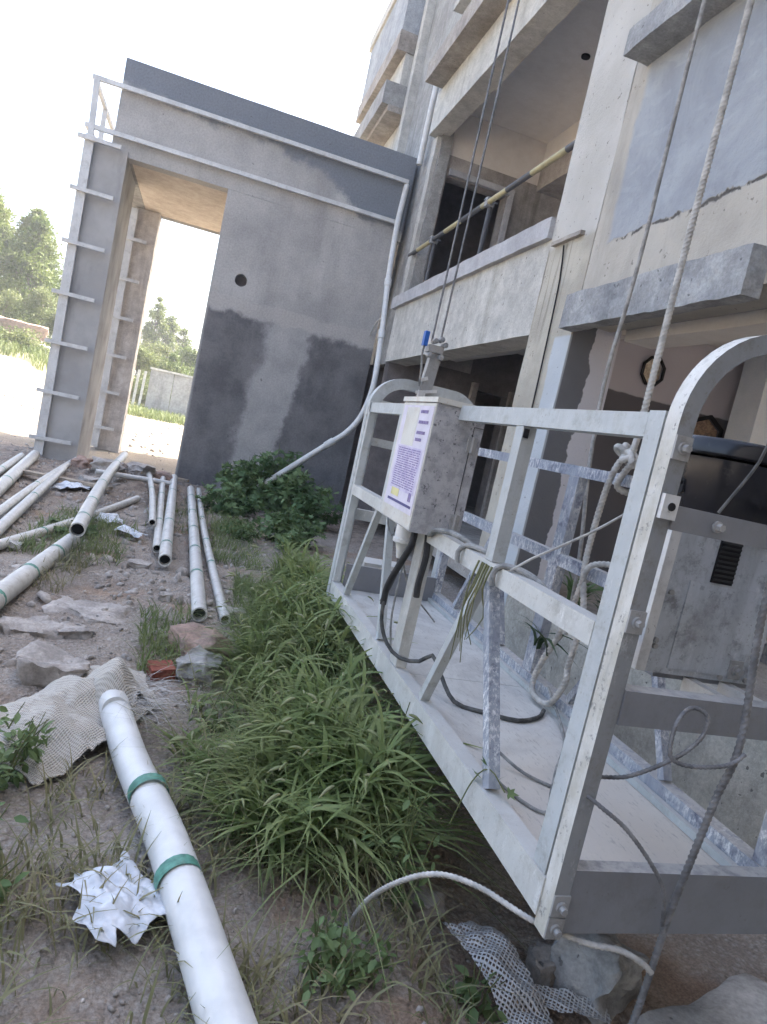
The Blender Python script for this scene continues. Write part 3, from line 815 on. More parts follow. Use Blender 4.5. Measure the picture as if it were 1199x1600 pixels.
# front side
bar('bottom_rail', (0.917, 1.20, 0.402), (0.917, 3.72, 0.402), 0.052, 0.088, 'alu_white')
bar('top_rail', (0.917, 1.262, 1.445), (0.917, 3.72, 1.445), 0.044, 0.052)
bar('mid_rail', (0.917, 1.262, 0.982), (0.917, 3.72, 0.982), 0.046, 0.056, 'alu_white')
bar('post', (0.914, 1.235, 0.448), (0.914, 1.235, 1.475), 0.038, 0.052, 'alu')
bar('post', (0.918, 1.845, 1.012), (0.918, 1.845, 1.418), 0.042, 0.05)
bar('post', (0.918, 2.455, 0.448), (0.918, 2.455, 1.418), 0.044, 0.085, 'alu_white')
bar('post', (0.918, 3.09, 1.012), (0.918, 3.09, 1.418), 0.042, 0.045)
bar('post', (0.914, 3.72, 0.448), (0.914, 3.72, 1.475), 0.038, 0.042)
bar('brace', (0.918, 1.88, 0.955), (0.918, 2.13, 0.45), 0.032, 0.03, 'alu')
bar('brace', (0.9185, 1.835, 0.955), (0.9185, 1.55, 0.45), 0.034, 0.036, 'splashed')
bar('brace', (0.918, 3.17, 0.955), (0.918, 3.45, 0.45), 0.032, 0.03)
bar('brace', (0.9185, 2.97, 0.955), (0.9185, 2.73, 0.45), 0.032, 0.032)
# back side, thick with splashed mortar
bar('top_rail', (XB - 0.02, 1.21, 1.335), (XB - 0.02, 3.72, 1.335), 0.04, 0.044, 'splashed')
bar('mid_rail', (XB - 0.02, 1.21, 0.966), (XB - 0.02, 3.72, 0.966), 0.04, 0.05, 'splashed')
bar('bottom_rail', (XB - 0.02, 1.20, 0.447), (XB - 0.02, 3.72, 0.447), 0.05, 0.055, 'splashed')
bar('bottom_rail', (XB - 0.058, 1.20, 0.428), (XB - 0.058, 3.72, 0.428), 0.022, 0.022, 'alu')
for y, w in ((1.235, 0.042), (2.50, 0.075), (3.72, 0.042)):
    bar('post', (XB - 0.02, y, 0.476), (XB - 0.02, y, 1.312), 0.042, w, 'splashed')
for a, b in (((1.86, 0.94), (1.62, 0.478)), ((1.90, 0.94), (2.18, 0.478)), ((3.08, 0.94), (2.80, 0.478)), ((3.13, 0.94), (3.40, 0.478))):
    bar('brace', (XB - 0.02, a[0], a[1]), (XB - 0.02, b[0], b[1]), 0.03, 0.028, 'splashed')
bar('post', (XB - 0.02, 1.88, 0.99), (XB - 0.02, 1.88, 1.312), 0.034, 0.034, 'splashed')
bar('post', (XB - 0.02, 3.10, 0.99), (XB - 0.02, 3.10, 1.312), 0.034, 0.034, 'alu')
# end kick plates
MB().box(0.955, 1.50, 3.695, 3.715, 0.417, 0.56).build('kick_plate', M['alu_grey'], T)
mb = MB().box(0.935, 1.545, 1.162, 1.20, 0.345, 0.492); mb.bevel(0.006)
mb.build('kick_plate', M['alu_grey'], T)

def end_frame(y, near):
    e = MB()
    xl, xr = XF + (0.019 if near else 0.03), XB - 0.005
    pts = [(xl, y, 0.335 if near else 0.34), (xl, y, 1.43)]
    r = 0.20 if near else 0.17
    zt = 1.655 if near else 1.615
    for k in range(0, 13):
        a = math.pi - math.pi / 2 * k / 12
        pts.append((xl + r + r * math.cos(a), y, zt - r + r * math.sin(a)))
    for k in range(0, 13):
        a = math.pi / 2 - math.pi / 2 * k / 12
        pts.append((xr - r + r * math.cos(a), y, zt - r + r * math.sin(a)))
    pts.append((xr, y, 0.36))
    e.tube(pts, 0, sq=(0.042, 0.038) if near else (0.06, 0.06))
    # sections are square tubes: soften the corners
    es = [ed for ed in e.bm.edges if len(ed.link_faces) == 2 and ed.calc_face_angle(0) > 0.9]
    bmesh.ops.bevel(e.bm, geom=es, offset=0.006, segments=2, affect='EDGES', profile=0.6, clamp_overlap=True)
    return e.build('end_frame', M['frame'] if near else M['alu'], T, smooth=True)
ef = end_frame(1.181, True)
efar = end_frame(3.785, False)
def cross(e, y, z, h, d, mat, x0=XF + 0.040, x1=XB - 0.037, bev=0.005):
    return MB().box(x0, x1, y - d / 2, y + d / 2, z - h / 2, z + h / 2).bevel(bev).build('cross_bar', M[mat], e)
cross(ef, 1.178, 1.268, 0.05, 0.044, 'alu_grey')
cross(ef, 1.178, 0.863, 0.075, 0.044, 'alu_grey')
cross(efar, 3.78, 1.475, 0.045, 0.045, 'alu_white')
cross(efar, 3.78, 1.262, 0.045, 0.045, 'alu')
cross(efar, 3.78, 0.84, 0.06, 0.045, 'alu')
def bolt(e, x, y, z, r=0.016, plate=True, mat='steel'):
    m = MB()
    if plate: m.box(x - 0.0195, x + 0.0195, y, y + 0.0045, z - 0.024, z + 0.024)
    m.disc((x, y - 0.003, z), (0, 1, 0), r, 0.006, 20)
    m.disc((x, y - 0.011, z), (0, 1, 0), r * 0.66, 0.014, 6)
    return m.build('bolt', M[mat], e)
for z in (1.405, 1.045, 0.412, 0.360):
    bolt(ef, 0.9145, 1.155, z, 0.012)
bolt(ef, 1.04, 1.153, 1.268, 0.012, False)
m = MB(); m.box(0.898, 0.934, 1.148, 1.159, 1.262, 1.312); m.disc((0.917, 1.1475, 1.288), (0, 1, 0), 0.009, 0.002, 14)
m.build('lug', M['galv'], ef)
MB().disc((0.917, 1.1455, 1.288), (0, 1, 0), 0.0085, 0.002, 14).build('lug_hole', M['dark'], ef)
for z in (1.40, 1.06): 
    MB().disc((0.905, 3.752, z), (0, 1, 0), 0.014, 0.012, 8).build('bolt', M['steel'], efar)
for y in (1.845, 3.09):
    MB().disc((0.917, y + 0.026, 1.404), (0, 1, 0), 0.0, 0.001, 6) if False else None
    MB().box(0.899, 0.915, y - 0.030, y - 0.0255, 1.385, 1.412).build('bolt', M['dark'], T)

# control box
K = MB().box(0.808, 1.0, 2.345, 2.76, 0.985, 1.462).bevel(0.006).build('control_box', M['box_grey'], T)
MB().box(0.800, 1.008, 2.337, 2.768, 1.463, 1.482).bevel(0.004).build('box_lid', M['box_white'], K)
MB().box(0.8035, 0.8075, 2.35, 2.755, 0.99, 1.458).build('box_front', M['box_white'], K)
lab = MB().box(0.8015, 0.803, 2.362, 2.735, 1.04, 1.448).build('warning_sheet', M['paper'], K)
# printed blocks of the sheet (too faded to read): header fields, text block, footer line
MB().box(0.8005, 0.8012, 2.385, 2.70, 1.112, 1.285).build('print_block', M['purple'], K)
mb = MB()
for k in range(18):
    z = 1.276 - k * 0.0088
    y = 2.68
    while y > 2.41:
        w = R.uniform(0.02, 0.06)
        y2 = max(2.40, y - w)
        mb.box(0.7997, 0.8003, y2, y, z - 0.0022, z + 0.0018)
        y = y2 - R.uniform(0.006, 0.012)
for z, n_ in ((1.425, 5), (1.385, 6), (1.345, 6), (1.318, 4)):
    y = 2.50
    for k in range(n_):
        w = R.uniform(0.010, 0.018); mb.box(0.7997, 0.8006, y - w, y, z - 0.006, z + 0.006); y -= w + 0.004
tag(mb.build('small_print', M['ink'], K), kind='stuff')
MB().box(0.8003, 0.801, 2.52, 2.68, 1.29, 1.44).build('pasted_slip', M['box_white'], K)
MB().box(0.7998, 0.801, 2.38, 2.69, 1.062, 1.072).build('footer_line', M['navy'], K)
MB().box(0.7998, 0.801, 2.56, 2.66, 1.085, 1.115).build('yellow_mark', M['yellow'], K)
MB().box(0.7998, 0.801, 2.40, 2.43, 1.085, 1.118).build('red_mark', M['ink'], K)
mb = MB().box(0.962, 0.9632, 2.342, 2.3452, 1.0, 1.405); mb.box(0.9632, 1.0005, 2.342, 2.3452, 1.404, 1.4055)
mb.build('door_seam', M['dark'], K)
for z in (1.34, 1.05):
    mb = MB().box(0.948, 0.984, 2.334, 2.344, z - 0.028, z + 0.028).bevel(0.003); mb.tube([(0.966, 2.332, z - 0.03), (0.966, 2.332, z + 0.03)], 0.006, 8)
    mb.build('hinge', M['steel'], K, smooth=False)
MB().lathe([(0.036, 0), (0.036, -0.05), (0.04, -0.052), (0.04, -0.066), (0.026, -0.075), (0.018, -0.10), (0.012, -0.13)], (0.842, 2.50, 0.986)).build('cable_gland', M['white_pipe'], K, smooth=True)
MB().tube(catmull([(0.842, 2.50, 0.87), (0.845, 2.50, 0.80), (0.84, 2.53, 0.73), (0.83, 2.56, 0.66)], 0.02), 0.008, 8).build('cable', M['cable'], K)
MB().tube(catmull([(0.85, 2.41, 0.985), (0.845, 2.40, 0.93), (0.83, 2.44, 0.84), (0.822, 2.50, 0.74), (0.826, 2.52, 0.66)], 0.02), 0.013, 10).build('cable', M['black'], K)
MB().tube(catmull([(0.824, 2.515, 0.70), (0.828, 2.50, 0.60), (0.86, 2.47, 0.52), (0.90, 2.40, 0.49), (0.965, 2.36, 0.50), (1.0, 2.33, 0.54), (1.02, 2.28, 0.50), (1.06, 2.18, 0.428), (1.16, 2.12, 0.424), (1.27, 2.08, 0.424), (1.38, 2.13, 0.424), (1.44, 2.2, 0.424)], 0.03), 0.008, 8).build('cable', M['cable'], K)
MB().tube(catmull([(0.90, 2.38, 0.985), (0.885, 2.34, 0.99), (0.875, 2.25, 1.02), (0.885, 2.12, 1.035), (0.915, 2.02, 1.02), (0.95, 1.98, 0.985)], 0.02), 0.010, 8).build('cable', M['cable_grey'], K)
MB().tube(catmull([(0.90, 2.40, 0.985), (0.905, 2.38, 0.90), (0.90, 2.38, 0.80), (0.905, 2.385, 0.74)], 0.02), 0.013, 8).build('cable', M['black'], K)
for y0 in (2.0, 1.72):
    MB().tube(catmull([(0.882, y0 + 0.03, 0.955), (0.878, y0 + 0.035, 0.99), (0.893, y0 + 0.02, 1.017), (0.925, y0 - 0.03, 1.022), (0.952, y0 - 0.09, 1.01), (0.958, y0 - 0.16, 0.985), (0.955, y0 - 0.20, 0.95)], 0.015), 0.009, 8).build('cable', M['cable_grey'], T)
MB().tube(catmull([(0.90, 1.70, 1.015), (0.95, 1.69, 1.06), (1.1, 1.68, 1.16), (1.30, 1.68, 1.3), (1.52, 1.67, 1.355)], 0.05), 0.004, 6).build('tie_string', M['rope_white'], T)

for pts_ in ([(0.90, 2.93, 1.02), (0.885, 2.91, 0.99), (0.885, 2.88, 0.93), (0.90, 2.84, 0.89), (0.93, 2.85, 0.93), (0.93, 2.90, 0.985), (0.91, 2.93, 1.01)],
             [(0.93, 2.90, 0.96), (1.0, 2.92, 0.78), (1.1, 2.98, 0.6), (1.18, 3.1, 0.5)], [(0.90, 2.62, 0.985), (0.905, 2.62, 0.8), (0.90, 2.60, 0.6), (0.92, 2.58, 0.46)], [(0.94, 2.9, 0.96), (1.08, 3.0, 0.66), (1.3, 3.1, 0.46)]):
    MB().tube(catmull(pts_, 0.02), 0.0045, 6).build('cable', M['cable_grey'], T)
MB().box(1.08, 1.34, 3.80, 3.98, 0.50, 0.565).bevel(0.02, 2).build('tray', M['white_pipe'], T)
# hoist on the near end frame
H_ = MB().box(1.16, 1.45, 1.36, 1.55, 0.875, 1.24).bevel(0.012).build('hoist_housing', M['alu_grey'], T)
M['hoist_face'] = painted('dusty_hoist_cover', (0.47, 0.505, 0.545), (0.58, 0.605, 0.63), 0.54, (0.16, 0.16, 0.17), 0.85, 0.7, 0, 28)
mb = MB().box(1.112, 1.45, 1.345, 1.358, 0.89, 1.238).bevel(0.004); mb.build('hoist_cover', M['hoist_face'], H_)
mb = MB().box(1.082, 1.11, 1.33, 1.372, 0.895, 1.255).bevel(0.003); mb.build('side_channel', M['galv'], H_)
MB().box(1.18, 1.40, 1.341, 1.3445, 0.905, 1.125).bevel(0.0015).build('cover_plate', M['hoist_face'], H_)
MB().box(1.236, 1.298, 1.340, 1.3445, 1.13, 1.238).build('grille', M['dark'], H_)
for k in range(9):
    MB().box(1.238, 1.296, 1.336, 1.342, 1.136 + k * 0.0115, 1.141 + k * 0.0115).build('grille_slat', M['black'], H_)
for x, z in ((1.135, 1.09), (1.128, 0.97), (1.13, 0.955), (1.34, 0.90), (1.42, 0.90), (1.42, 1.1)):
    MB().disc((x, 1.342, z), (0, 1, 0), 0.007, 0.006, 8).build('bolt', M['steel'], H_)
bolt(H_, 1.375, 1.335, 0.925, 0.014)
for x in (1.25, 1.36):
    MB().box(x, x + 0.03, 1.20, 1.36, 0.84, 0.885).build('hoist_bracket', M['galv'], H_)

# safety lock on the far end frame
S_ = MB().bar((1.185, 3.76, 1.46), (1.215, 3.76, 1.86), 0.065, 0.05, (1, 0, 0)).bevel(0.006).build('safety_lock', M['steel'], T)
mb = MB().box(1.15, 1.19, 3.715, 3.735, 1.44, 1.60); mb.box(1.225, 1.245, 3.72, 3.78, 1.44, 1.52)
mb.bar((1.14, 3.74, 1.585), (1.26, 3.74, 1.615), 0.018, 0.018); mb.bar((1.15, 3.74, 1.655), (1.19, 3.74, 1.675), 0.02, 0.02)
mb.build('lock_arm', M['galv'], S_)
mb = MB().box(1.155, 1.235, 3.72, 3.80, 1.82, 1.86)
for x, z in ((1.18, 1.88), (1.215, 1.895), (1.24, 1.87), (1.165, 1.80), (1.23, 1.80)):
    mb.disc((x, 3.72, z), (0, 1, 0), 0.015, 0.05, 12); mb.disc((x, 3.692, z), (0, 1, 0), 0.007, 0.012, 6)
mb.build('rope_guide', M['steel'], S_)
MB().box(1.118, 1.142, 3.72, 3.76, 1.845, 1.925).bevel(0.004).build('limit_switch', M['blue'], S_)
MB().tube(catmull([(1.13, 3.735, 1.845), (1.125, 3.73, 1.80), (1.14, 3.73, 1.72), (1.15, 3.735, 1.62)], 0.02), 0.006, 6).build('switch_wire', M['cable_grey'], S_)

# ------------------------------------------------------------------ bucket, ropes and wires
n = NT('black_bucket_plastic')
c = n.mix(n.ramp(n.noise(7, 5, 0.6), 0.4, 0.7), (0.014, 0.014, 0.018), (0.022, 0.021, 0.022))
c = n.mix(n.math('MULTIPLY', n.ramp(n.noise(30, 5, 0.7), 0.6, 0.7), 0.3), c, (0.07, 0.068, 0.064))
M['bucket'] = n.done(c, 0.24, 0, n.noise(25, 4, 0.6), 0.12, 0.004, 0.38)
K2 = thing('bucket', (1.33, 1.46, 1.242), 'black plastic bucket with a lid and a slot hole, standing on the hoist', 'bucket')
MB().lathe([(0.0, 0.003), (0.132, 0.003), (0.138, 0.01), (0.156, 0.172), (0.156, 0.180), (0.13, 0.182), (0.0, 0.182)], (1.33, 1.46, 1.242), 40).build('body', M['bucket'], K2, smooth=True)
MB().lathe([(0.0, 0.184), (0.162, 0.186), (0.169, 0.192), (0.168, 0.220), (0.161, 0.229), (0.152, 0.226), (0.0, 0.222)], (1.33, 1.46, 1.242), 40).build('lid', M['bucket'], K2, smooth=True)
a = math.radians(180)
mb = MB(); cx, cy = 1.33 + 0.1495 * math.cos(a), 1.46 + 0.1495 * math.sin(a)
ax = Vector((math.cos(a), math.sin(a), 0))
mb.disc((cx, cy, 1.355), ax, 0.009, 0.006, 12); mb.disc((cx - 0.001, cy - 0.001, 1.333), ax, 0.009, 0.006, 12)
mb.bar(Vector((cx, cy, 1.333)), Vector((cx, cy, 1.355)), 0.006, 0.018, ax)
mb.build('slot_hole', M['dark'], K2)

def rope(name, pts, r, mat, label, cat, group=None, lobes=3, pitch=0.05, step=0.012, n=10):
    o = MB().tube(catmull(pts, step), r, n, lobes, (0.15 if 'steel' in mat else 0.14) if lobes else 0, pitch).build(name, M[mat], None)
    return tag(o, label, cat, group)
rope('hanging_rope', [(1.90, 2.85, 7.4), (1.80, 2.845, 5.0), (1.76, 2.838, 3.439), (1.752, 2.822, 2.336), (1.735, 2.828, 1.816), (1.735, 2.782, 1.383), (1.735, 2.69, 1.03), (1.73, 2.64, 0.769), (1.735, 2.66, 0.60), (1.735, 2.78, 0.50)], 0.0095, 'rope_grey', 'plain grey rope hanging slack behind the platform back rail, the thinner of two long ropes', 'rope', lobes=0, step=0.05)
pts = [(1.49, 2.10, 7.4), (1.485, 2.112, 4.6), (1.482, 2.117, 2.961), (1.48, 2.12, 2.126), (1.478, 2.114, 1.50), (1.482, 2.14, 1.44), (1.497, 2.16, 1.41), (1.545, 2.155, 1.385), (1.565, 2.15, 1.335), (1.535, 2.165, 1.295), (1.485, 2.17, 1.31), (1.475, 2.135, 1.36), (1.47, 2.10, 1.40), (1.47, 2.13, 1.435), (1.485, 2.18, 1.41), (1.475, 2.20, 1.35), (1.478, 2.225, 1.25), (1.48, 2.238, 1.079), (1.475, 2.22, 0.96), (1.475, 2.17, 0.85), (1.472, 2.155, 0.759), (1.47, 2.163, 0.623), (1.465, 2.15, 0.555), (1.455, 2.20, 0.455), (1.45, 2.30, 0.44), (1.47, 2.37, 0.47), (1.475, 2.35, 0.57), (1.475, 2.29, 0.68), (1.473, 2.25, 0.80)]
rope('knotted_rope', pts, 0.0115, 'rope_white', 'white twisted rope knotted round the platform back rail and looping down to the deck', 'rope', pitch=0.016, step=0.0035, n=12)
KN = [o for o in bpy.data.objects if o.name == 'knotted_rope'][0]
kp = []
for i in range(61):
    a = 2 * math.pi * i / 60
    kp.append((1.478 + 0.014 * (math.cos(2 * a) * (1.6 + math.cos(3 * a))), 2.150 + 0.016 * math.sin(2 * a) * (1.6 + math.cos(3 * a)) + 0.012 * math.sin(3 * a), 1.425 + 0.022 * math.sin(3 * a) + 0.014 * math.sin(2 * a)))
MB().tube(kp, 0.0115, 9).build('knot', M['rope_white'], KN)
pts = [(1.472, 2.24, 0.72), (1.47, 2.22, 0.88), (1.468, 2.195, 0.985), (1.49, 2.16, 1.018), (1.525, 2.11, 1.025), (1.57, 2.09, 1.00), (1.575, 2.10, 0.93)]
rope('short_rope', pts, 0.0105, 'rope_white', 'short white rope end looped once over the back mid rail', 'rope', pitch=0.016, step=0.0035, n=12)
pts = [(1.23, 1.10, 1.9), (1.19, 1.10, 1.5), (1.158, 1.10, 1.156), (1.18, 1.085, 0.852), (1.165, 1.09, 0.72), (1.16, 1.10, 0.595), (1.152, 1.11, 0.444), (1.158, 1.12, 0.353), (1.162, 1.13, 0.22), (1.165, 1.14, 0.06), (1.18, 1.12, -0.02)]
rope('steel_rope', pts, 0.0075, 'rope_steel', 'dark steel wire rope hanging down in front of the near kick plate', 'wire rope', lobes=3, pitch=0.013, step=0.003, n=12)
pts = [(1.15, 1.118, 0.40), (1.10, 1.09, 0.50), (1.055, 1.10, 0.56), (0.99, 1.12, 0.62), (0.93, 1.14, 0.655), (0.905, 1.19, 0.668), (0.96, 1.21, 0.68), (1.0, 1.16, 0.715), (1.06, 1.115, 0.785), (1.095, 1.10, 0.84), (1.10, 1.105, 0.885), (1.065, 1.115, 0.895), (1.035, 1.11, 0.86), (1.03, 1.10, 0.80), (1.06, 1.095, 0.782), (1.11, 1.085, 0.785), (1.16, 1.075, 0.80), (1.19, 1.075, 0.825)]
rope('steel_rope', pts, 0.0045, 'rope_steel', 'thin steel rope in a loop below the grey cross bar, laid across the deck edge', 'wire rope', lobes=3, pitch=0.010, step=0.0025, n=9)
rope('steel_rope', [(0.63, 1.62, -0.02), (0.645, 1.55, 0.12), (0.68, 1.46, 0.24), (0.745, 1.40, 0.305), (0.82, 1.33, 0.325), (0.90, 1.22, 0.33), (1.0, 1.16, 0.325), (1.08, 1.14, 0.322), (1.13, 1.125, 0.305), (1.158, 1.12, 0.285)], 0.0065, 'rope_white', 'pale rope passing beneath the near end of the platform', 'rope', lobes=3, pitch=0.012, step=0.003, n=10)
rope('thin_cable', [(1.16, 1.13, 1.9), (1.12, 1.13, 1.6), (1.09, 1.125, 1.495), (1.068, 1.12, 1.412), (1.01, 1.125, 1.297)], 0.0032, 'cable', 'thin dark cable slanting across the black bucket', 'cable', lobes=0, step=0.03, n=6)
rope('hoist_wire', [(1.168, 3.74, 1.88), (1.165, 3.72, 3.7), (1.165, 3.70, 8.0)], 0.006, 'rope_steel', 'left wire rope of the pair rising from the safety lock', 'wire rope', 'hoist wires', lobes=0, step=0.3, n=6)
rope('hoist_wire', [(1.218, 3.74, 1.88), (1.222, 3.72, 3.7), (1.225, 3.70, 8.0)], 0.006, 'rope_steel', 'right wire rope of the pair rising from the safety lock', 'wire rope', 'hoist wires', lobes=0, step=0.3, n=6)
rope('deck_cable', [(1.50, 2.3, 0.48), (1.40, 1.98, 0.425), (1.24, 1.75, 0.422), (1.15, 1.62, 0.422), (1.06, 1.5, 0.421), (0.99, 1.62, 0.425), (0.975, 1.72, 0.45), (1.02, 1.78, 0.46), (1.10, 1.7, 0.425), (1.2, 1.6, 0.422)], 0.005, 'cable_grey', 'thin grey cable lying in a loop on the dusty deck', 'cable', lobes=0, step=0.02, n=7)

# ------------------------------------------------------------------ striped guard rail in the upper opening
M['stripe_y'] = painted('faded_yellow_paint', (0.44, 0.39, 0.23), (0.38, 0.35, 0.26), 0.6, (0.2, 0.18, 0.12), 0.4, 0.6, 0, 18)
M['stripe_k'] = painted('faded_black_paint', (0.10, 0.10, 0.105), (0.22, 0.215, 0.21), 0.6, (0.06, 0.06, 0.06), 0.4, 0.6, 0, 18)
GR = thing('guard_rail', (2.48, 7.2, 3.23), 'yellow and black striped guard rail across the upper window opening', 'guard rail')
y, k = 5.04, 1
segs = [0.34, 0.62, 0.52, 0.62, 0.60, 0.55, 0.55, 0.55, 0.38]
for L_ in segs:
    z0, z1 = 3.885, 3.885
    MB().tube([(2.45, y, z0), (2.45, y + L_ - 0.002, z1)], 0.028, 12).build('rail_segment', M['stripe_k' if k % 2 else 'stripe_y'], GR)
    y += L_; k += 1
for y in (6.98, 8.75):
    MB().tube([(2.48, y, 3.36), (2.48, y, 3.86)], 0.026, 12).build('upright', M['stripe_k'], GR)
    MB().tube([(2.48, y, 3.23), (2.48, y, 3.358)], 0.026, 12).build('upright', M['stripe_y'], GR)
    mb = MB().box(2.42, 2.51, y - 0.035, y + 0.035, 3.84, 3.93); mb.tube([(2.40, y, 3.90), (2.56, y + 0.02, 3.91)], 0.008, 6)
    mb.build('clamp', M['steel'], GR, smooth=False)

# ------------------------------------------------------------------ drainpipes
D1 = thing('drainpipe', (2.22, 10.0, 0), 'long white drainpipe running down the corner and bending out into the weeds', 'drainpipe')
dp = [(2.33, 10.36, 5.0), (2.30, 10.30, 4.4), (2.28, 10.05, 3.6), (2.262, 9.7, 2.9), (2.25, 9.5, 2.4), (2.235, 9.35, 2.0), (2.20, 9.32, 1.72), (2.12, 9.3, 1.46), (1.98, 9.3, 1.24), (1.78, 9.3, 1.05), (1.50, 9.28, 0.79), (1.22, 9.26, 0.53), (0.95, 9.25, 0.28)]
dpc = catmull(dp, 0.06)
MB().tube(dpc, 0.041, 14).build('pipe', M['white_pipe'], D1)
def collar(p, q, r):
    m_ = MB().tube([p, q], r, 14); return m_.build('collar', M['white_pipe'], D1)
for i in (24, 38, 66):
    if i + 2 < len(dpc): collar(dpc[i], dpc[i + 2], 0.053)
MB().tube(catmull([(2.26, 9.72, 2.95), (2.24, 9.95, 2.93), (2.25, 10.2, 2.84), (2.27, 10.39, 2.76)], 0.05), 0.012, 8).build('branch_wire', M['white_pipe'], D1)
D2 = MB().tube([(2.40, 10.14, 6.36), (2.40, 10.16, 5.25)], 0.045, 12).build('drainpipe', M['white_pipe'], None)
tag(D2, 'short white downpipe in the dark corner above the porch roof', 'drainpipe')

# ------------------------------------------------------------------ white pipes lying on the ground
def gz(x, y): return float(gheight(x, y))
def pipe(p, q, r, label, tapes, hollow=0.82, lift=(0, 0), bend=0.0, mat='pipe_dirty'):
    a_, b_ = Vector((p[0], p[1], gz(*p) + r + lift[0])), Vector((q[0], q[1], gz(*q) + r + lift[1]))
    # keep the pipe above the bumps under it
    N = 24
    need = 0
    for i in range(N + 1):
        c_ = a_.lerp(b_, i / N)
        need = max(need, gz(c_.x, c_.y) + r * 0.55 - c_.z)
    a_.z += need; b_.z += need
    root = thing('plastic_pipe', (a_ + b_) / 2 - Vector((0, 0, r)), label, 'pipe', 'white plastic pipes lying on the ground')
    side = (b_ - a_).cross(Vector((0, 0, 1))).normalized()
    pts_ = [a_.lerp(b_, i / N) + side * bend * math.sin(math.pi * i / N) for i in range(N + 1)]
    MB().tube(pts_, r, 16, hollow=hollow).build('tube', M[mat], root)
    for t in tapes:
        c_ = a_.lerp(b_, t) + side * bend * math.sin(math.pi * t)
        d_ = (b_ - a_).normalized()
        MB().tube([c_ - d_ * 0.02, c_ + d_ * 0.02 + side * 0.004], r * 1.035, 16, caps=False).build('green_band', M['green_tape'], root)
    MB().disc(b_ - (b_ - a_).normalized() * 0.06, b_ - a_, r * 0.80, 0.004, 16).build('bore', M['dark'], root)
    return root
pipe((-0.878, 10.5), (-0.60, 4.745), 0.05, 'longest white pipe slanting left of the middle, open end near the weeds', (0.25, 0.6, 0.8, 0.93), bend=0.035)
pipe((-0.516, 9.9), (-0.20, 6.27), 0.032, 'short thin white pipe left of the leaning pair, small hole near its end', (0.5,), bend=-0.03)
pipe((-0.285, 9.75), (-0.108, 5.55), 0.034, 'thinner pipe of the touching pair left of the doorway edge', (0.4, 0.75))
pipe((-0.14, 9.8), (-0.03, 5.07), 0.047, 'thicker pipe of the touching pair, round open end towards the camera', (0.3, 0.7, 0.9))
pipe((0.098, 9.2), (0.225, 4.035), 0.046, 'thick white pipe with green bands whose capped end reaches nearest the rocks', (0.15, 0.35, 0.52, 0.68, 0.83))
pipe((0.204, 9.36), (0.38, 4.04), 0.032, 'thin white pipe with green bands lying right of the thick banded one', (0.2, 0.4, 0.6, 0.75), bend=0.03)
pipe((-0.70, 5.36), (-0.86, 3.1), 0.058, 'thick dusty pipe running off the left edge below the others', (0.2, 0.45, 0.7), mat='pipe_dirty')
pipe((-0.459, 8.0), (-1.35, 4.0), 0.036, 'thin pipe lying crosswise under the longest slanting one', (0.6,), bend=-0.05)
pipe((-1.395, 9.8), (-1.28, 4.9), 0.036, 'thin white pipe ending at the foot of the pillar, upper of two', (0.5,), bend=0.03)
pipe((-1.385, 8.84), (-1.17, 4.8), 0.042, 'white pipe just below the one at the pillar foot', (0.5,))
pipe((-1.925, 9.95), (-1.55, 6.4), 0.062, 'thickest white pipe at the far left beside the pillar base', (0.7,))
pipe((-2.03, 9.7), (-1.80, 6.9), 0.042, 'white pipe farthest left behind the thickest one', (0.5,))
pipe((-1.0, 8.6), (-0.15, 8.9), 0.03, 'grey wood coloured pole lying across the rubble by the doorway', (), mat='galv')
BP = thing('large_pipe', (0.09, 2.0, 0), 'large clean white pipe coming out of the woven sack in the foreground', 'pipe')
bpz = [Vector((x, y, gz(x, y) + z)) for x, y, z in ((-0.145, 2.89, 0.075), (-0.11, 2.72, 0.075), (0.0, 2.30, 0.075), (0.13, 1.82, 0.07), (0.29, 1.20, 0.065), (0.36, 0.9, 0.06))]
MB().tube(catmull(bpz, 0.05), 0.056, 20, hollow=0.85).build('tube', M['white_pipe'], BP)
for t in (0.42, 0.62):
    c_ = bpz[0].lerp(bpz[-1], t); c_ = Vector((c_.x, c_.y, gz(c_.x, c_.y) + 0.072)); d_ = (bpz[-1] - bpz[0]).normalized()
    MB().tube([c_ - d_ * 0.02, c_ + d_ * 0.02], 0.059, 20, caps=False).build('green_band', M['green_tape'], BP)

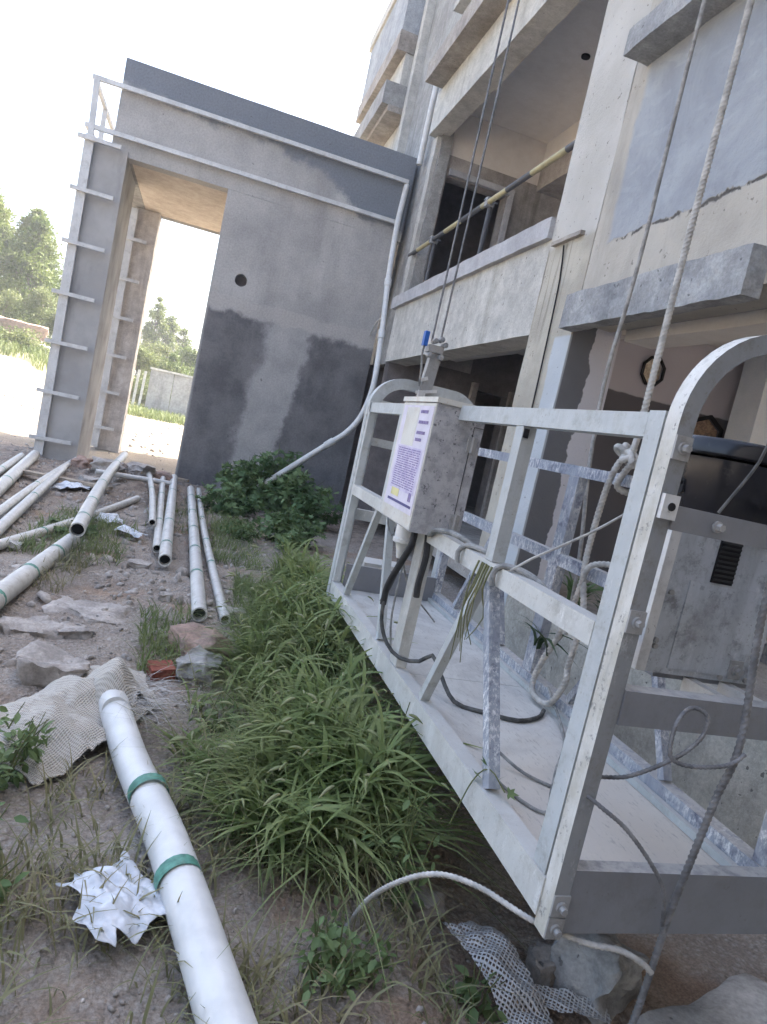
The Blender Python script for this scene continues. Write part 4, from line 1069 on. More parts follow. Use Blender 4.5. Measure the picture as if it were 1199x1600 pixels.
# ------------------------------------------------------------------ sack, mesh nets, stones, bricks, scraps
def sheet(name, cx, cy, w, l, ang, bumps, mat, label, cat, res=60, thick=0.004, fold=0.03, base=0.01, seed=0.0, edge=0.15, parent=None):
    """crumpled cloth lying over lumps; bumps = (x, y, height, radius)"""
    us = np.linspace(-0.5, 0.5, res)
    U, V = np.meshgrid(us, us)
    e = 1 + edge * np.stack([vnoise(V * 6 + seed, U * 0 + seed), vnoise(U * 6 + seed + 9, V * 0)], 0)
    X = U * w * e[0]; Y = V * l * e[1]
    ca, sa = math.cos(ang), math.sin(ang)
    wx, wy = cx + X * ca - Y * sa, cy + X * sa + Y * ca
    Z = gheight(wx, wy) + base
    for bx, by, bh, br in bumps:
        Z = Z + bh * np.exp(-(((wx - bx) ** 2 + (wy - by) ** 2) / br ** 2))
    f1 = fbm(wx * 6 + seed, wy * 6, 3); f2 = fbm((wx + wy) * 14 + seed, (wx - wy) * 3, 3)
    Z = Z + fold * np.abs(f1) + fold * 0.45 * np.abs(f2)
    verts = np.stack([wx, wy, Z], -1).reshape(-1, 3)
    i0 = (np.arange(res - 1)[:, None] * res + np.arange(res - 1)[None, :]).ravel()
    F_ = np.stack([i0, i0 + 1, i0 + res + 1, i0 + res], 1)
    o = raw_mesh(name, verts, F_.ravel(), np.full(len(F_), 4), mat, parent, smooth=True)
    md = o.modifiers.new('thickness', 'SOLIDIFY'); md.thickness = thick
    if label: tag(o, label, cat)
    return o
def weave(name, c1, c2, sx, sy, ang, holes=False):
    n = NT(name)
    def wave(scale, a):
        w_ = n.t.nodes.new('ShaderNodeTexWave'); w_.wave_type = 'BANDS'; w_.bands_direction = 'X'
        w_.inputs['Scale'].default_value = scale; w_.inputs['Distortion'].default_value = 1.2; w_.inputs['Detail'].default_value = 1.5; w_.inputs['Detail Scale'].default_value = 0.6
        mp = n.t.nodes.new('ShaderNodeMapping'); mp.inputs['Rotation'].default_value = (0, 0, a)
        n.t.links.new(n.pos, mp.inputs[0]); n.t.links.new(mp.outputs[0], w_.inputs['Vector'])
        return w_.outputs['Fac']
    a1, a2 = wave(sx, ang), wave(sy, ang + math.pi / 2)
    hgt = n.math('MAXIMUM', a1, a2) if holes else n.math('ADD', a1, n.math('MULTIPLY', a2, 0.6))
    col = n.mix(n.ramp(hgt, 0.35, 0.85), c2, c1)
    col = n.mix(n.math('MULTIPLY', n.ramp(n.noise(7, 5, 0.65), 0.5, 0.7), 0.5), col, (0.33, 0.29, 0.24))
    m_ = n.done(col, 0.8, 0, hgt, 0.6, 0.004)
    if holes:
        tr = n.t.nodes.new('ShaderNodeBsdfTransparent'); mx = n.t.nodes.new('ShaderNodeMixShader')
        n.t.links.new(n.ramp(hgt, 0.62, 0.7), mx.inputs[0]); n.t.links.new(tr.outputs[0], mx.inputs[1])
        n.t.links.new(n.b.outputs[0], mx.inputs[2]); n.t.links.new(mx.outputs[0], n.out.inputs[0])
    return m_
M['sack'] = weave('woven_sack_fabric', (0.55, 0.515, 0.46), (0.29, 0.27, 0.23), 46, 26, 0.5)
M['mesh'] = weave('glassfibre_mesh', (0.56, 0.56, 0.56), (0.30, 0.30, 0.30), 30, 30, 0.7, True)
M['film'] = plain('crumpled_film', (0.55, 0.58, 0.62), 0.35, 0, 0.1, 20, 0.3, 0.5)
M['stone'] = concrete('broken_stone', (0.40, 0.365, 0.33), (0.26, 0.235, 0.21), 6, 0.25, None, (0.1, 0.095, 0.09), 0.7)
M['stone_red'] = concrete('reddish_stone', (0.33, 0.23, 0.185), (0.24, 0.18, 0.15), 7, 0.25, None, None, 0.7)
M['brick'] = concrete('red_brick', (0.27, 0.085, 0.055), (0.18, 0.06, 0.045), 9, 0.3, None, (0.3, 0.26, 0.22), 0.6)
M['mortar'] = concrete('mortar_lump', (0.40, 0.39, 0.37), (0.28, 0.27, 0.255), 5, 0.22, None, (0.15, 0.14, 0.13), 0.7)
M['wood'] = concrete('weathered_board', (0.36, 0.30, 0.23), (0.24, 0.20, 0.155), 6, 0.2, None, None, 0.4)

SACK = sheet('woven_sack', -0.27, 2.60, 0.42, 0.76, -0.45, ((-0.22, 2.78, 0.13, 0.13), (-0.38, 2.5, 0.08, 0.18), (-0.24, 2.45, 0.06, 0.12)), M['sack'], 'frayed pale woven sack crumpled over the end of the large white pipe', 'sack', 80, 0.005, 0.06, 0.012, 3.0)
sheet('hem_flap', -0.13, 2.81, 0.27, 0.36, -0.25, ((-0.14, 2.88, 0.14, 0.11), (-0.12, 2.76, 0.13, 0.10)), M['sack'], None, None, 60, 0.005, 0.045, 0.012, 4.0, 0.4, SACK)
sheet('woven_sack', -0.17, 3.06, 0.34, 0.26, 0.15, ((-0.15, 3.05, 0.06, 0.15),), M['sack'], 'flat scrap of woven sacking behind the grey stone', 'sack', 50, 0.004, 0.035, 0.012, 8.0)
sheet('mesh_net', 1.06, 1.43, 0.15, 0.46, 0.25, ((1.04, 1.55, 0.08, 0.13),), M['mesh'], 'white fibre mesh strip crumpled on the soil below the platform corner', 'mesh', 60, 0.0015, 0.05, 0.03, 5.0)
sheet('mesh_net', 1.21, 1.42, 0.26, 0.07, -0.25, ((1.2, 1.42, 0.02, 0.1),), M['mesh'], 'narrow band of white mesh beside the big rock under the platform', 'mesh', 50, 0.0015, 0.03, 0.03, 6.0)
for cx, cy, w, l, a_, lb in ((-0.60, 6.6, 0.22, 0.34, 0.3, 'bluish clear plastic bag crumpled beside the longest pipe'),
                            (-0.36, 6.1, 0.26, 0.14, -0.4, 'flat shred of pale plastic film in front of the short thin pipe'),
                            (-1.15, 8.0, 0.35, 0.3, 0.5, 'torn white plastic film caught in the rubble left of the pipes'),
                            (0.03, 1.62, 0.20, 0.24, 0.6, 'crumpled white plastic sheet in the weeds left of the large pipe'),
                            (-0.42, 1.75, 0.14, 0.3, 0.2, 'scrap of pale blue plastic at the lower left edge')):
    sheet('plastic_scrap', cx, cy, w, l, a_, ((cx, cy, 0.04, 0.15),), M['film'], lb, 'plastic scrap', 90, 0.0012, 0.05, 0.015, cx * 7 + 3, 0.6)

def stone(name, x, y, sx, sy, sz, mat, label, cat, seed, rz=0.0, sink=0.25, cuts=4, amp=0.19):
    bm = bmesh.new()
    bmesh.ops.create_icosphere(bm, subdivisions=cuts, radius=1.0)
    off = Vector((seed * 3.1, seed * 1.3, seed * 7.7))
    for v in bm.verts:
        p = v.co.copy() * (1 + 0.35 * noise.noise(v.co * 1.6 + off))
        p = Vector((max(-0.72, min(0.72, p.x)), max(-0.7, min(0.75, p.y)), max(-0.62, min(0.66, p.z)))) * 1.35
        p += noise.noise_vector(p * 1.1 + off) * amp * 2 + noise.noise_vector(p * 3.5 + off) * amp * 0.7 + noise.noise_vector(p * 9 + off) * amp * 0.12
        v.co = p
    bmesh.ops.scale(bm, vec=(sx / 2, sy / 2, sz / 2), verts=bm.verts)
    bmesh.ops.rotate(bm, cent=(0, 0, 0), matrix=Matrix.Rotation(rz, 3, 'Z'), verts=bm.verts)
    bmesh.ops.translate(bm, vec=(x, y, gz(x, y) + sz * (0.5 - sink)), verts=bm.verts)
    me = bpy.data.meshes.new(name); bm.to_mesh(me); bm.free()
    me.polygons.foreach_set('use_smooth', [True] * len(me.polygons))
    if hasattr(me, 'set_sharp_from_angle'): me.set_sharp_from_angle(angle=math.radians(60))
    o = link_mesh(name, me, M[mat], None, (x, y, gz(x, y)))
    return tag(o, label, cat)
stone('stone', -0.38, 3.04, 0.26, 0.22, 0.19, 'stone', 'flat grey stone at the left just behind the woven sack', 'stone', 1, 0.2, 0.45)
stone('stone', 0.235, 3.56, 0.24, 0.30, 0.17, 'stone_red', 'reddish flat stone at the edge of the tall grass', 'stone', 2, 0.5, 0.3)
stone('stone', 0.235, 3.27, 0.20, 0.24, 0.15, 'mortar', 'pale grey mortar lump in front of the reddish stone', 'stone', 3, -0.3, 0.25)
stone('stone', -0.36, 4.02, 0.52, 0.42, 0.22, 'stone', 'broad low slab of spilt mortar in the middle of the dirt', 'mortar slab', 4, 0.3, 0.88)
stone('stone', -0.58, 3.62, 0.26, 0.2, 0.16, 'stone', 'low grey stone at the left edge of the dirt', 'stone', 5, 0.1, 0.62)
stone('stone', -0.40, 3.62, 0.18, 0.14, 0.13, 'stone', 'small pale slab in front of the broad mortar slab', 'stone', 6, -0.2, 0.6)
stone('stone', 0.02, 4.35, 0.08, 0.06, 0.06, 'stone', 'small dark stone in the middle of the bare dirt', 'stone', 7)
stone('stone', 0.45, 4.15, 0.12, 0.10, 0.09, 'stone', 'grey stone next to the end of the thin banded pipe', 'stone', 8)
stone('stone', 0.52, 4.05, 0.10, 0.13, 0.08, 'mortar', 'pale stone between the banded pipe and the tall grass', 'stone', 9)
stone('stone', 1.36, 1.50, 0.20, 0.18, 0.20, 'mortar', 'rough grey rock under the near kick plate', 'rock', 10, 0.4, 0.2)
stone('stone', 1.235, 1.56, 0.09, 0.09, 0.09, 'stone', 'small rock beside the platform corner foot', 'rock', 11)
stone('stone', 0.92, 1.78, 0.12, 0.10, 0.07, 'stone', 'dark stone sunk in the soil below the front rail', 'rock', 12)
stone('concrete_slab', 1.60, 1.14, 0.72, 0.46, 0.16, 'mortar', 'broken pale concrete slab at the bottom right corner', 'slab', 13, 0.35, 0.35, 4, 0.06)
stone('stone', -0.2, 5.15, 0.16, 0.11, 0.05, 'stone', 'thin grey stone between the pipe ends', 'stone', 14)
stone('stone', -1.05, 5.1, 0.14, 0.12, 0.09, 'mortar', 'pale stone by the crosswise pipe near the left edge', 'stone', 15)
for x, y, s, lb in ((-1.25, 9.3, 0.30, 'brown rubble lump at the foot of the left pillar'), (-0.9, 9.0, 0.36, 'rubble lump left of the longest pipe by the doorway'), (-0.55, 9.35, 0.34, 'rubble lump in front of the doorway'), (-0.28, 9.5, 0.3, 'dark rubble lump at the doorway edge'), (-1.0, 8.3, 0.26, 'grey rubble lump nearest the torn white film')):
    stone('rubble_lump', x, y, s, s * 0.75, s * 0.5, R.choice(['stone_red', 'stone', 'mortar']), lb, 'rubble', x * 3 + y, R.uniform(0, 3), 0.3)
o = MB().box(-0.0, 0.115, 3.19, 3.30, gz(0.05, 3.24) - 0.01, gz(0.05, 3.24) + 0.055).bevel(0.008).rough(0.03, 0.004, 9, 5).build('brick', M['brick'], None, smooth=False)
o.rotation_euler = (0.05, -0.06, 0.25); tag(o, 'broken red brick beside the pale mortar lump', 'brick')
for p, q, lb in (((-1.7, 8.3), (-0.75, 8.05), 'weathered board lying across the rubble at the left'), ((-0.75, 10.15), (0.05, 9.98), 'pale plank along the doorway threshold')):
    o = MB().bar((p[0], p[1], gz(*p) + 0.07), (q[0], q[1], gz(*q) + 0.07), 0.035, 0.12, (0, 0, 1)).rough(0.2, 0.004, 4, 3).build('plank', M['wood'], None, smooth=False)
    tag(o, lb, 'plank')

# pebbles and chips scattered over the dirt
def ico_template():
    bm = bmesh.new(); bmesh.ops.create_icosphere(bm, subdivisions=1, radius=1.0)
    v = np.array([tuple(a.co) for a in bm.verts]); f = np.array([[w.index for w in a.verts] for a in bm.faces]); bm.free()
    return v, f
IV, IF = ico_template()
def scatter_mesh(name, tv, tf, pos, mats, mat, parent=None, smooth=False, origin=None):
    k = len(pos)
    V_ = np.einsum('kij,nj->kni', mats, tv) + pos[:, None, :]
    F_ = (tf[None] + (np.arange(k) * len(tv))[:, None, None]).reshape(-1, tf.shape[1])
    return raw_mesh(name, V_.reshape(-1, 3), F_.ravel(), np.full(len(F_), tf.shape[1]), mat, parent, origin, smooth)
def rot_mats(k, smin, smax, flat=(1, 1, 1)):
    q = rng.normal(size=(k, 4)); q /= np.linalg.norm(q, axis=1)[:, None]
    w, x, y, z = q.T
    Rm = np.stack([1 - 2 * (y * y + z * z), 2 * (x * y - z * w), 2 * (x * z + y * w), 2 * (x * y + z * w), 1 - 2 * (x * x + z * z), 2 * (y * z - x * w), 2 * (x * z - y * w), 2 * (y * z + x * w), 1 - 2 * (x * x + y * y)], 1).reshape(k, 3, 3)
    s_ = smin * (smax / smin) ** rng.random(k) ** 2.2
    return Rm * s_[:, None, None] * np.array(flat)[None, None, :]
k = 9000
px_ = rng.uniform(-2.4, 1.2, k); py_ = 1.0 + 10.5 * rng.random(k) ** 1.1
pos = np.stack([px_, py_, gheight(px_, py_) + 0.002], 1)
pm = rot_mats(k, 0.005, 0.036, (1, 0.75, 0.5)) * (0.45 + 0.55 * sstep(py_, 1.5, 4.5))[:, None, None]
o = scatter_mesh('gravel', IV * (1 + 0.5 * (rng.random((len(IV), 1)) - 0.5)), IF, pos, pm, M['stone']); tag(o, 'grey pebbles and chips strewn over the dirt', 'gravel', kind='stuff')
k = 420
px_ = rng.uniform(-1.9, 0.5, k); py_ = rng.uniform(3.0, 9.8, k)
pos = np.stack([px_, py_, gheight(px_, py_) - 0.004], 1)
cv = IV * (1 + 0.7 * (rng.random((len(IV), 1)) - 0.5))
o = scatter_mesh('rubble', cv, IF, pos, rot_mats(k, 0.018, 0.075, (1, 0.7, 0.42)), M['stone']); tag(o, 'broken mortar chips littering the dirt between the pipes', 'rubble', kind='stuff')
k = 900
px_ = rng.uniform(-6, 2, k); py_ = rng.uniform(11, 32, k)
pos = np.stack([px_, py_, gheight(px_, py_) + 0.004], 1)
o = scatter_mesh('gravel', IV, IF, pos, rot_mats(k, 0.015, 0.09, (1, 0.8, 0.6)), M['stone']); tag(o, 'stones scattered on the sunlit ground beyond the porch', 'gravel', kind='stuff')

# ------------------------------------------------------------------ vegetation
M['grass'] = leafmat('grass_blades', (0.14, 0.185, 0.068), (0.205, 0.24, 0.10), 2.2, 0.35)
M['grass_dry'] = leafmat('pale_grass_blades', (0.19, 0.20, 0.10), (0.26, 0.235, 0.13), 3.0, 0.3)
M['weed'] = leafmat('weed_leaves', (0.10, 0.16, 0.06), (0.15, 0.21, 0.085), 3.0, 0.3)
M['bush'] = leafmat('bush_leaves', (0.085, 0.15, 0.06), (0.15, 0.215, 0.09), 2.2, 0.25)
M['dark_leaf'] = leafmat('dark_strap_leaves', (0.03, 0.055, 0.025), (0.06, 0.10, 0.04), 5.0, 0.2)
M['tree'] = leafmat('tree_leaves', (0.085, 0.125, 0.03), (0.155, 0.185, 0.045), 0.25, 0.35)
M['shrub'] = leafmat('shrub_leaves', (0.11, 0.15, 0.05), (0.17, 0.19, 0.075), 0.35, 0.35)
M['stem'] = plain('plant_stem', (0.13, 0.15, 0.06), 0.7, 0, 0.2)
M['bark'] = concrete('bark', (0.17, 0.14, 0.11), (0.10, 0.085, 0.07), 4, 0.25, None, None, 0.7)
M['seed'] = leafmat('foxtail_seed', (0.24, 0.28, 0.13), (0.32, 0.33, 0.19), 9.0, 0.3, 0.8)

def blades(name, roots, L_, w_, az, bend, mat, label=None, segs=5, parent=None, kind='stuff', lean=None, cat='grass'):
    k = len(roots)
    t = np.linspace(0, 1, segs)
    lean = np.zeros(k) if lean is None else lean
    hor = L_[:, None] * (bend[:, None] * t ** 2 * 0.75 + lean[:, None] * t)
    ver = L_[:, None] * (t - 0.45 * bend[:, None] * t ** 2.4)
    ca, sa = np.cos(az)[:, None], np.sin(az)[:, None]
    cx = roots[:, 0:1] + hor * ca; cy = roots[:, 1:2] + hor * sa; cz = roots[:, 2:3] + ver
    wd = w_[:, None] * (0.45 + 0.55 * np.sin(np.pi * np.minimum(1, t * 1.0 + 0.12))) * (1 - t ** 3) * 0.5 + 0.0004
    tw = rng.uniform(-0.5, 0.5, k)[:, None]
    sx, sy = -np.sin(az[:, None] + tw), np.cos(az[:, None] + tw)
    A = np.stack([cx - sx * wd, cy - sy * wd, cz], -1); B_ = np.stack([cx + sx * wd, cy + sy * wd, cz + wd * 0.3], -1)
    V_ = np.stack([A, B_], 2).reshape(k, segs * 2, 3)
    q = np.array([[2 * i, 2 * i + 1, 2 * i + 3, 2 * i + 2] for i in range(segs - 1)])
    F_ = (q[None] + (np.arange(k) * segs * 2)[:, None, None]).reshape(-1, 4)
    o = raw_mesh(name, V_.reshape(-1, 3), F_.ravel(), np.full(len(F_), 4), mat, parent, smooth=True)
    if label: tag(o, label, cat)
    if kind: o['kind'] = kind
    tips = np.stack([cx[:, -1], cy[:, -1], cz[:, -1]], -1)
    return o, tips, az

def in_poly(x, y, poly):
    res = np.zeros(len(x), bool)
    n_ = len(poly); j = n_ - 1
    for i in range(n_):
        xi, yi = poly[i]; xj, yj = poly[j]
        c_ = ((yi > y) != (yj > y)) & (x < (xj - xi) * (y - yi) / (yj - yi + 1e-9) + xi)
        res ^= c_; j = i
    return res
def sample(poly, k, clump=0.0):
    xs, ys = [p[0] for p in poly], [p[1] for p in poly]
    out = np.zeros((0, 2))
    while len(out) < k:
        c_ = rng.uniform((min(xs), min(ys)), (max(xs), max(ys)), (k * 3, 2))
        keep = in_poly(c_[:, 0], c_[:, 1], poly)
        if clump: keep &= fbm(c_[:, 0] * 3.1 + 4, c_[:, 1] * 3.1, 3) + rng.uniform(-0.35, 0.35, len(c_)) > clump - 0.25
        out = np.vstack([out, c_[keep]])
    out = out[:k]
    return np.column_stack([out, gheight(out[:, 0], out[:, 1])])

tall = [(0.14, 2.35), (0.20, 2.9), (0.42, 3.25), (0.50, 3.8), (0.66, 4.5), (0.80, 5.2), (0.95, 5.3), (1.0, 4.6), (0.90, 3.6), (0.90, 2.2), (0.86, 1.85), (0.62, 1.75), (0.35, 1.9)]
M['grass_light'] = leafmat('broad_grass_blades', (0.17, 0.235, 0.08), (0.25, 0.295, 0.12), 4.0, 0.4)
# tufts: blades spring from clump centres, leaving gaps between them
def tufts(poly, k, per, spread):
    c_ = sample(poly, k, 0.32)
    p_ = np.repeat(c_, per, axis=0)
    ang = rng.uniform(0, 2 * math.pi, len(p_)); rad = spread * np.sqrt(rng.random(len(p_)))
    p_[:, 0] += rad * np.cos(ang); p_[:, 1] += rad * np.sin(ang)
    p_[:, 2] = gheight(p_[:, 0], p_[:, 1])
    vig = np.repeat(rng.uniform(0.55, 1.25, k), per)
    return p_, ang, vig
p, ang, vig = tufts(tall, 260, 13, 0.045)
edge = sstep(p[:, 0], 0.2, 0.75)
blades('grass', p, (0.14 + 0.25 * edge) * vig * rng.uniform(0.5, 1.2, len(p)), rng.uniform(0.004, 0.010, len(p)), ang + rng.normal(0, 0.7, len(p)), rng.uniform(0.3, 1.7, len(p)), M['grass'], 'tall foxtail grass growing along the front of the platform', lean=rng.uniform(0.0, 0.5, len(p)))
p, ang, vig = tufts(tall, 430, 10, 0.03)
edge = sstep(p[:, 0], 0.2, 0.75)
p[:, 2] += rng.random(len(p)) * (0.05 + 0.24 * edge) * vig
blades('grass', p, (0.12 + 0.10 * edge) * rng.uniform(0.6, 1.2, len(p)), rng.uniform(0.010, 0.022, len(p)), ang + rng.normal(0, 0.5, len(p)), rng.uniform(0.8, 2.0, len(p)), M['grass_light'], 'broad pale green grass leaves arching over in the tall grass', segs=7, lean=rng.uniform(0.1, 0.55, len(p)))
p = sample(tall, 1500, 0.1)
blades('grass', p, rng.uniform(0.08, 0.34, len(p)), rng.uniform(0.002, 0.006, len(p)), rng.uniform(0, 6.28, len(p)), rng.uniform(0.5, 2.2, len(p)), M['grass_dry'], 'dry straw coloured stalks among the foxtail grass', lean=rng.uniform(0.1, 0.9, len(p)))
p = sample(tall, 420, 0.1)
edge = sstep(p[:, 0], 0.2, 0.75)
Ls = (0.20 + 0.24 * edge) * rng.uniform(0.75, 1.2, len(p))
o, tips, az = blades('grass', p, Ls, np.full(len(p), 0.0028), rng.uniform(0, 6.28, len(p)), rng.uniform(0.25, 0.8, len(p)), M['grass'], 'thin stalks of the foxtail grass', lean=rng.uniform(0, 0.3, len(p)))
# drooping seed heads at the stalk tips
segs = 7
tv, tf = [], []
for i in range(segs):
    t = i / (segs - 1); r_ = 0.0052 * math.sin(math.pi * min(1, t * 0.86 + 0.12)) ** 0.8
    for a in range(6): tv.append((t * 0.045, r_ * math.cos(a * math.pi / 3), r_ * math.sin(a * math.pi / 3) - 0.022 * t * t))
for i in range(segs - 1):
    for a in range(6): tf.append((i * 6 + a, i * 6 + (a + 1) % 6, (i + 1) * 6 + (a + 1) % 6, (i + 1) * 6 + a))
mats = np.zeros((len(tips), 3, 3))
for i, a in enumerate(az):
    s_ = rng.uniform(0.5, 1.3); tilt = rng.uniform(-0.3, 0.6)
    m_ = Matrix.Rotation(a, 3, 'Z') @ Matrix.Rotation(-tilt, 3, 'Y')
    mats[i] = np.array(m_) * s_
o = scatter_mesh('foxtail_heads', np.array(tv), np.array(tf), tips, mats, M['seed'], smooth=True); tag(o, 'pale green foxtail seed heads nodding over the grass', 'grass', kind='stuff')

low = [[(-0.05, 3.2), (0.12, 3.2), (0.2, 4.2), (-0.1, 4.1)], [(-1.1, 5.0), (-0.35, 5.0), (-0.3, 6.4), (-1.0, 6.8)], [(0.30, 5.6), (0.75, 5.6), (0.8, 7.6), (0.35, 7.4)],
       [(-0.75, 4.2), (-0.55, 4.2), (-0.5, 4.9), (-0.75, 4.9)], [(-0.35, 0.95), (0.85, 0.95), (0.85, 1.9), (0.1, 2.4), (-0.2, 2.3)], [(0.4, 3.9), (0.7, 4.2), (0.8, 5.3), (0.5, 5.2)], [(-0.3, 6.6), (0.6, 6.6), (0.6, 8.8), (-0.3, 8.6)]]
lab = ['sparse green tuft on the dirt left of the reddish stone', 'short green weeds between the pipes at the left', 'low weeds at the right of the banded pipes', 'thin dry weeds near the thick dusty pipe', 'thin grass in the near foreground soil', 'short grass at the far edge of the tall grass', 'patchy low grass between the far pipes']
cnt = [500, 1500, 1300, 220, 1500, 700, 700]
for pl, lb, k in zip(low, lab, cnt):
    p = sample(pl, k, 0.2)
    blades('grass', p, rng.uniform(0.04, 0.17, k), rng.uniform(0.003, 0.008, k), rng.uniform(0, 6.28, k), rng.uniform(0.2, 1.3, k), M['grass'] if lb[0] != 't' else M['grass_dry'], lb, lean=rng.uniform(0, 0.5, k))

# leafy plants -----------------------------------------------------
oval_v = np.array([(0, 0, 0), (0.3, 0.22, 0.05), (0.3, -0.22, 0.05), (0.65, 0.2, 0.02), (0.65, -0.2, 0.02), (1, 0, -0.12), (0.3, 0, 0), (0.65, 0, -0.02)], float)
oval_f = np.array([(0, 6, 1, 1), (0, 2, 6, 6), (6, 7, 3, 1), (2, 4, 7, 6), (7, 5, 3, 3), (4, 5, 7, 7)])
def fan_leaf(lobes=5):
    vs, ring = [(0.0, 0.0, 0.0)], []
    for i in range(lobes * 2 + 1):
        a = math.radians(-125 + 250 * i / (lobes * 2)); r_ = (1.0 if i % 2 else 0.52) * (1 - 0.3 * abs(a) / 2.2)
        vs.append((r_ * math.cos(a) + 0.1, r_ * math.sin(a), -0.12 * r_ * r_ + 0.05 * (i % 2)))
    fs = [(0, i, i + 1) for i in range(1, lobes * 2 + 1)]
    return np.array(vs), np.array(fs)
fan_v, fan_f = fan_leaf()
tri_oval = []
for f in oval_f:
    u = list(dict.fromkeys(f))
    tri_oval.append((u[0], u[1], u[2]))
    if len(u) == 4: tri_oval.append((u[0], u[2], u[3]))
tri_oval = np.array(tri_oval)
def leaf_mats(k, smin, smax, tilt=0.6, out=None):
    m_ = np.zeros((k, 3, 3))
    for i in range(k):
        a = rng.uniform(0, 2 * math.pi) if out is None else out[i] + rng.normal(0, 0.6)
        R_ = Matrix.Rotation(a, 3, 'Z') @ Matrix.Rotation(rng.normal(0.25, tilt), 3, 'Y') @ Matrix.Rotation(rng.normal(0, tilt), 3, 'X')
        m_[i] = np.array(R_) * rng.uniform(smin, smax)
    return m_
def leafy(name, x, y, rx, ry, h, k, leaf, size, mat, label, cat, group=None, stems=14, base=None, top=0.5):
    root = thing(name, (x, y, gz(x, y) if base is None else base), label, cat, group)
    z0 = gz(x, y) if base is None else base
    mb = MB(); ends = []
    for i in range(stems):
        a = rng.uniform(0, 2 * math.pi); r_ = math.sqrt(rng.random())
        ex, ey = x + rx * r_ * math.cos(a), y + ry * r_ * math.sin(a)
        hh = h * (1 - top * r_ ** 2) * rng.uniform(0.7, 1.08)
        bx, by = x + (ex - x) * 0.35, y + (ey - y) * 0.35
        pts_ = catmull([(bx, by, z0 - 0.02), ((bx + ex) / 2 + rng.normal(0, 0.02), (by + ey) / 2, z0 + hh * 0.55), (ex, ey, z0 + hh)], max(0.05, h * 0.12))
        mb.tube(pts_, 0.0035 + 0.004 * min(1, h), 5, rad=lambda t: 1 - 0.7 * t)
        ends.append(pts_)
    mb.build('stem', M['stem'], root)
    pos, az_ = [], []
    for i in range(k):
        pts_ = ends[rng.integers(len(ends))]
        t = rng.random() ** 0.7
        c_ = pts_[int(t * (len(pts_) - 1))]
        a = rng.uniform(0, 2 * math.pi); d_ = rng.uniform(0.2, 1.0) * (0.10 * h + 0.3 * size[1])
        pos.append((c_.x + d_ * math.cos(a), c_.y + d_ * math.sin(a), max(z0 + 0.01, c_.z + rng.normal(0, 0.05 * h)))); az_.append(a)
    tv_, tf_ = (fan_v, fan_f) if leaf == 'fan' else (oval_v, tri_oval)
    o = scatter_mesh('foliage', tv_, tf_, np.array(pos), leaf_mats(k, size[0], size[1], 0.55, az_), M[mat], root)
    return root
leafy('weed_bush', 0.95, 9.3, 0.62, 0.7, 0.75, 1500, 'fan', (0.04, 0.085), 'bush', 'dark leafy creeper bush against the porch wall where the drainpipe ends', 'bush', 'leafy weeds at the foot of the porch wall', 30)
leafy('weed_bush', 1.45, 8.4, 0.55, 0.8, 0.70, 1500, 'fan', (0.04, 0.085), 'bush', 'leafy bush nearest the far end of the platform', 'bush', 'leafy weeds at the foot of the porch wall', 30)
leafy('weed_bush', 0.55, 8.3, 0.45, 0.7, 0.42, 900, 'fan', (0.035, 0.07), 'bush', 'lower leafy weeds in front of the porch wall beside the banded pipes', 'bush', 'leafy weeds at the foot of the porch wall', 22)
leafy('weed_bush', 1.15, 7.0, 0.45, 0.7, 0.45, 900, 'fan', (0.03, 0.07), 'bush', 'leafy weeds reaching the far corner post of the platform', 'bush', 'leafy weeds at the foot of the porch wall', 22)
leafy('weed_bush', 1.3, 9.6, 0.6, 0.5, 0.95, 1100, 'fan', (0.04, 0.085), 'bush', 'tallest leafy creeper touching the damp porch wall', 'bush', 'leafy weeds at the foot of the porch wall', 26)
leafy('weed_bush', 0.6, 6.9, 0.3, 0.5, 0.25, 420, 'oval', (0.03, 0.06), 'weed', 'low oval leaved weed right of the thin banded pipe', 'weed', None, 14)
leafy('weed_plant', -0.40, 2.18, 0.17, 0.30, 0.26, 420, 'oval', (0.02, 0.05), 'weed', 'leafy weed in the lower left corner beside the woven sack', 'weed', None, 18)
leafy('weed_plant', -0.33, 1.65, 0.14, 0.2, 0.26, 300, 'oval', (0.02, 0.05), 'weed', 'weed at the left edge below the sack, nearest the camera', 'weed', None, 14)
leafy('weed_plant', 0.80, 1.72, 0.10, 0.14, 0.42, 130, 'oval', (0.02, 0.045), 'weed', 'thin weed with small leaves standing against the near front rail', 'weed', None, 8)
leafy('weed_plant', 0.86, 2.05, 0.06, 0.10, 0.56, 90, 'oval', (0.02, 0.05), 'weed', 'tall thin weed rising above the deck edge', 'weed', None, 6)
leafy('weed_plant', 0.95, 1.42, 0.10, 0.08, 0.13, 40, 'oval', (0.03, 0.06), 'weed', 'small round leaved weed beside the mesh strip', 'weed', None, 8)
leafy('weed_plant', 0.55, 1.45, 0.18, 0.2, 0.2, 260, 'oval', (0.02, 0.045), 'weed', 'leafy weed in the near foreground right of the large pipe', 'weed', None, 14)
leafy('weed_plant', -0.80, 5.95, 0.3, 0.35, 0.14, 300, 'fan', (0.02, 0.05), 'weed', 'low weed between the crosswise pipe and the longest pipe', 'weed', None, 14)
for x, y, h, k, lb in ((0.34, 2.7, 0.20, 150, 'broad leaved weed at the left edge of the tall grass'), (0.62, 2.45, 0.30, 190, 'broad leaved weed in the middle of the tall grass'), (0.80, 3.1, 0.36, 170, 'broad leaved weed against the front rail in the tall grass'),
                        (0.66, 3.9, 0.24, 150, 'broad leaved weed at the far part of the tall grass')):
    leafy('weed_plant', x, y, 0.13, 0.16, h, k, 'oval', (0.025, 0.06), 'weed', lb, 'weed', 'weeds mixed into the tall grass', 12)
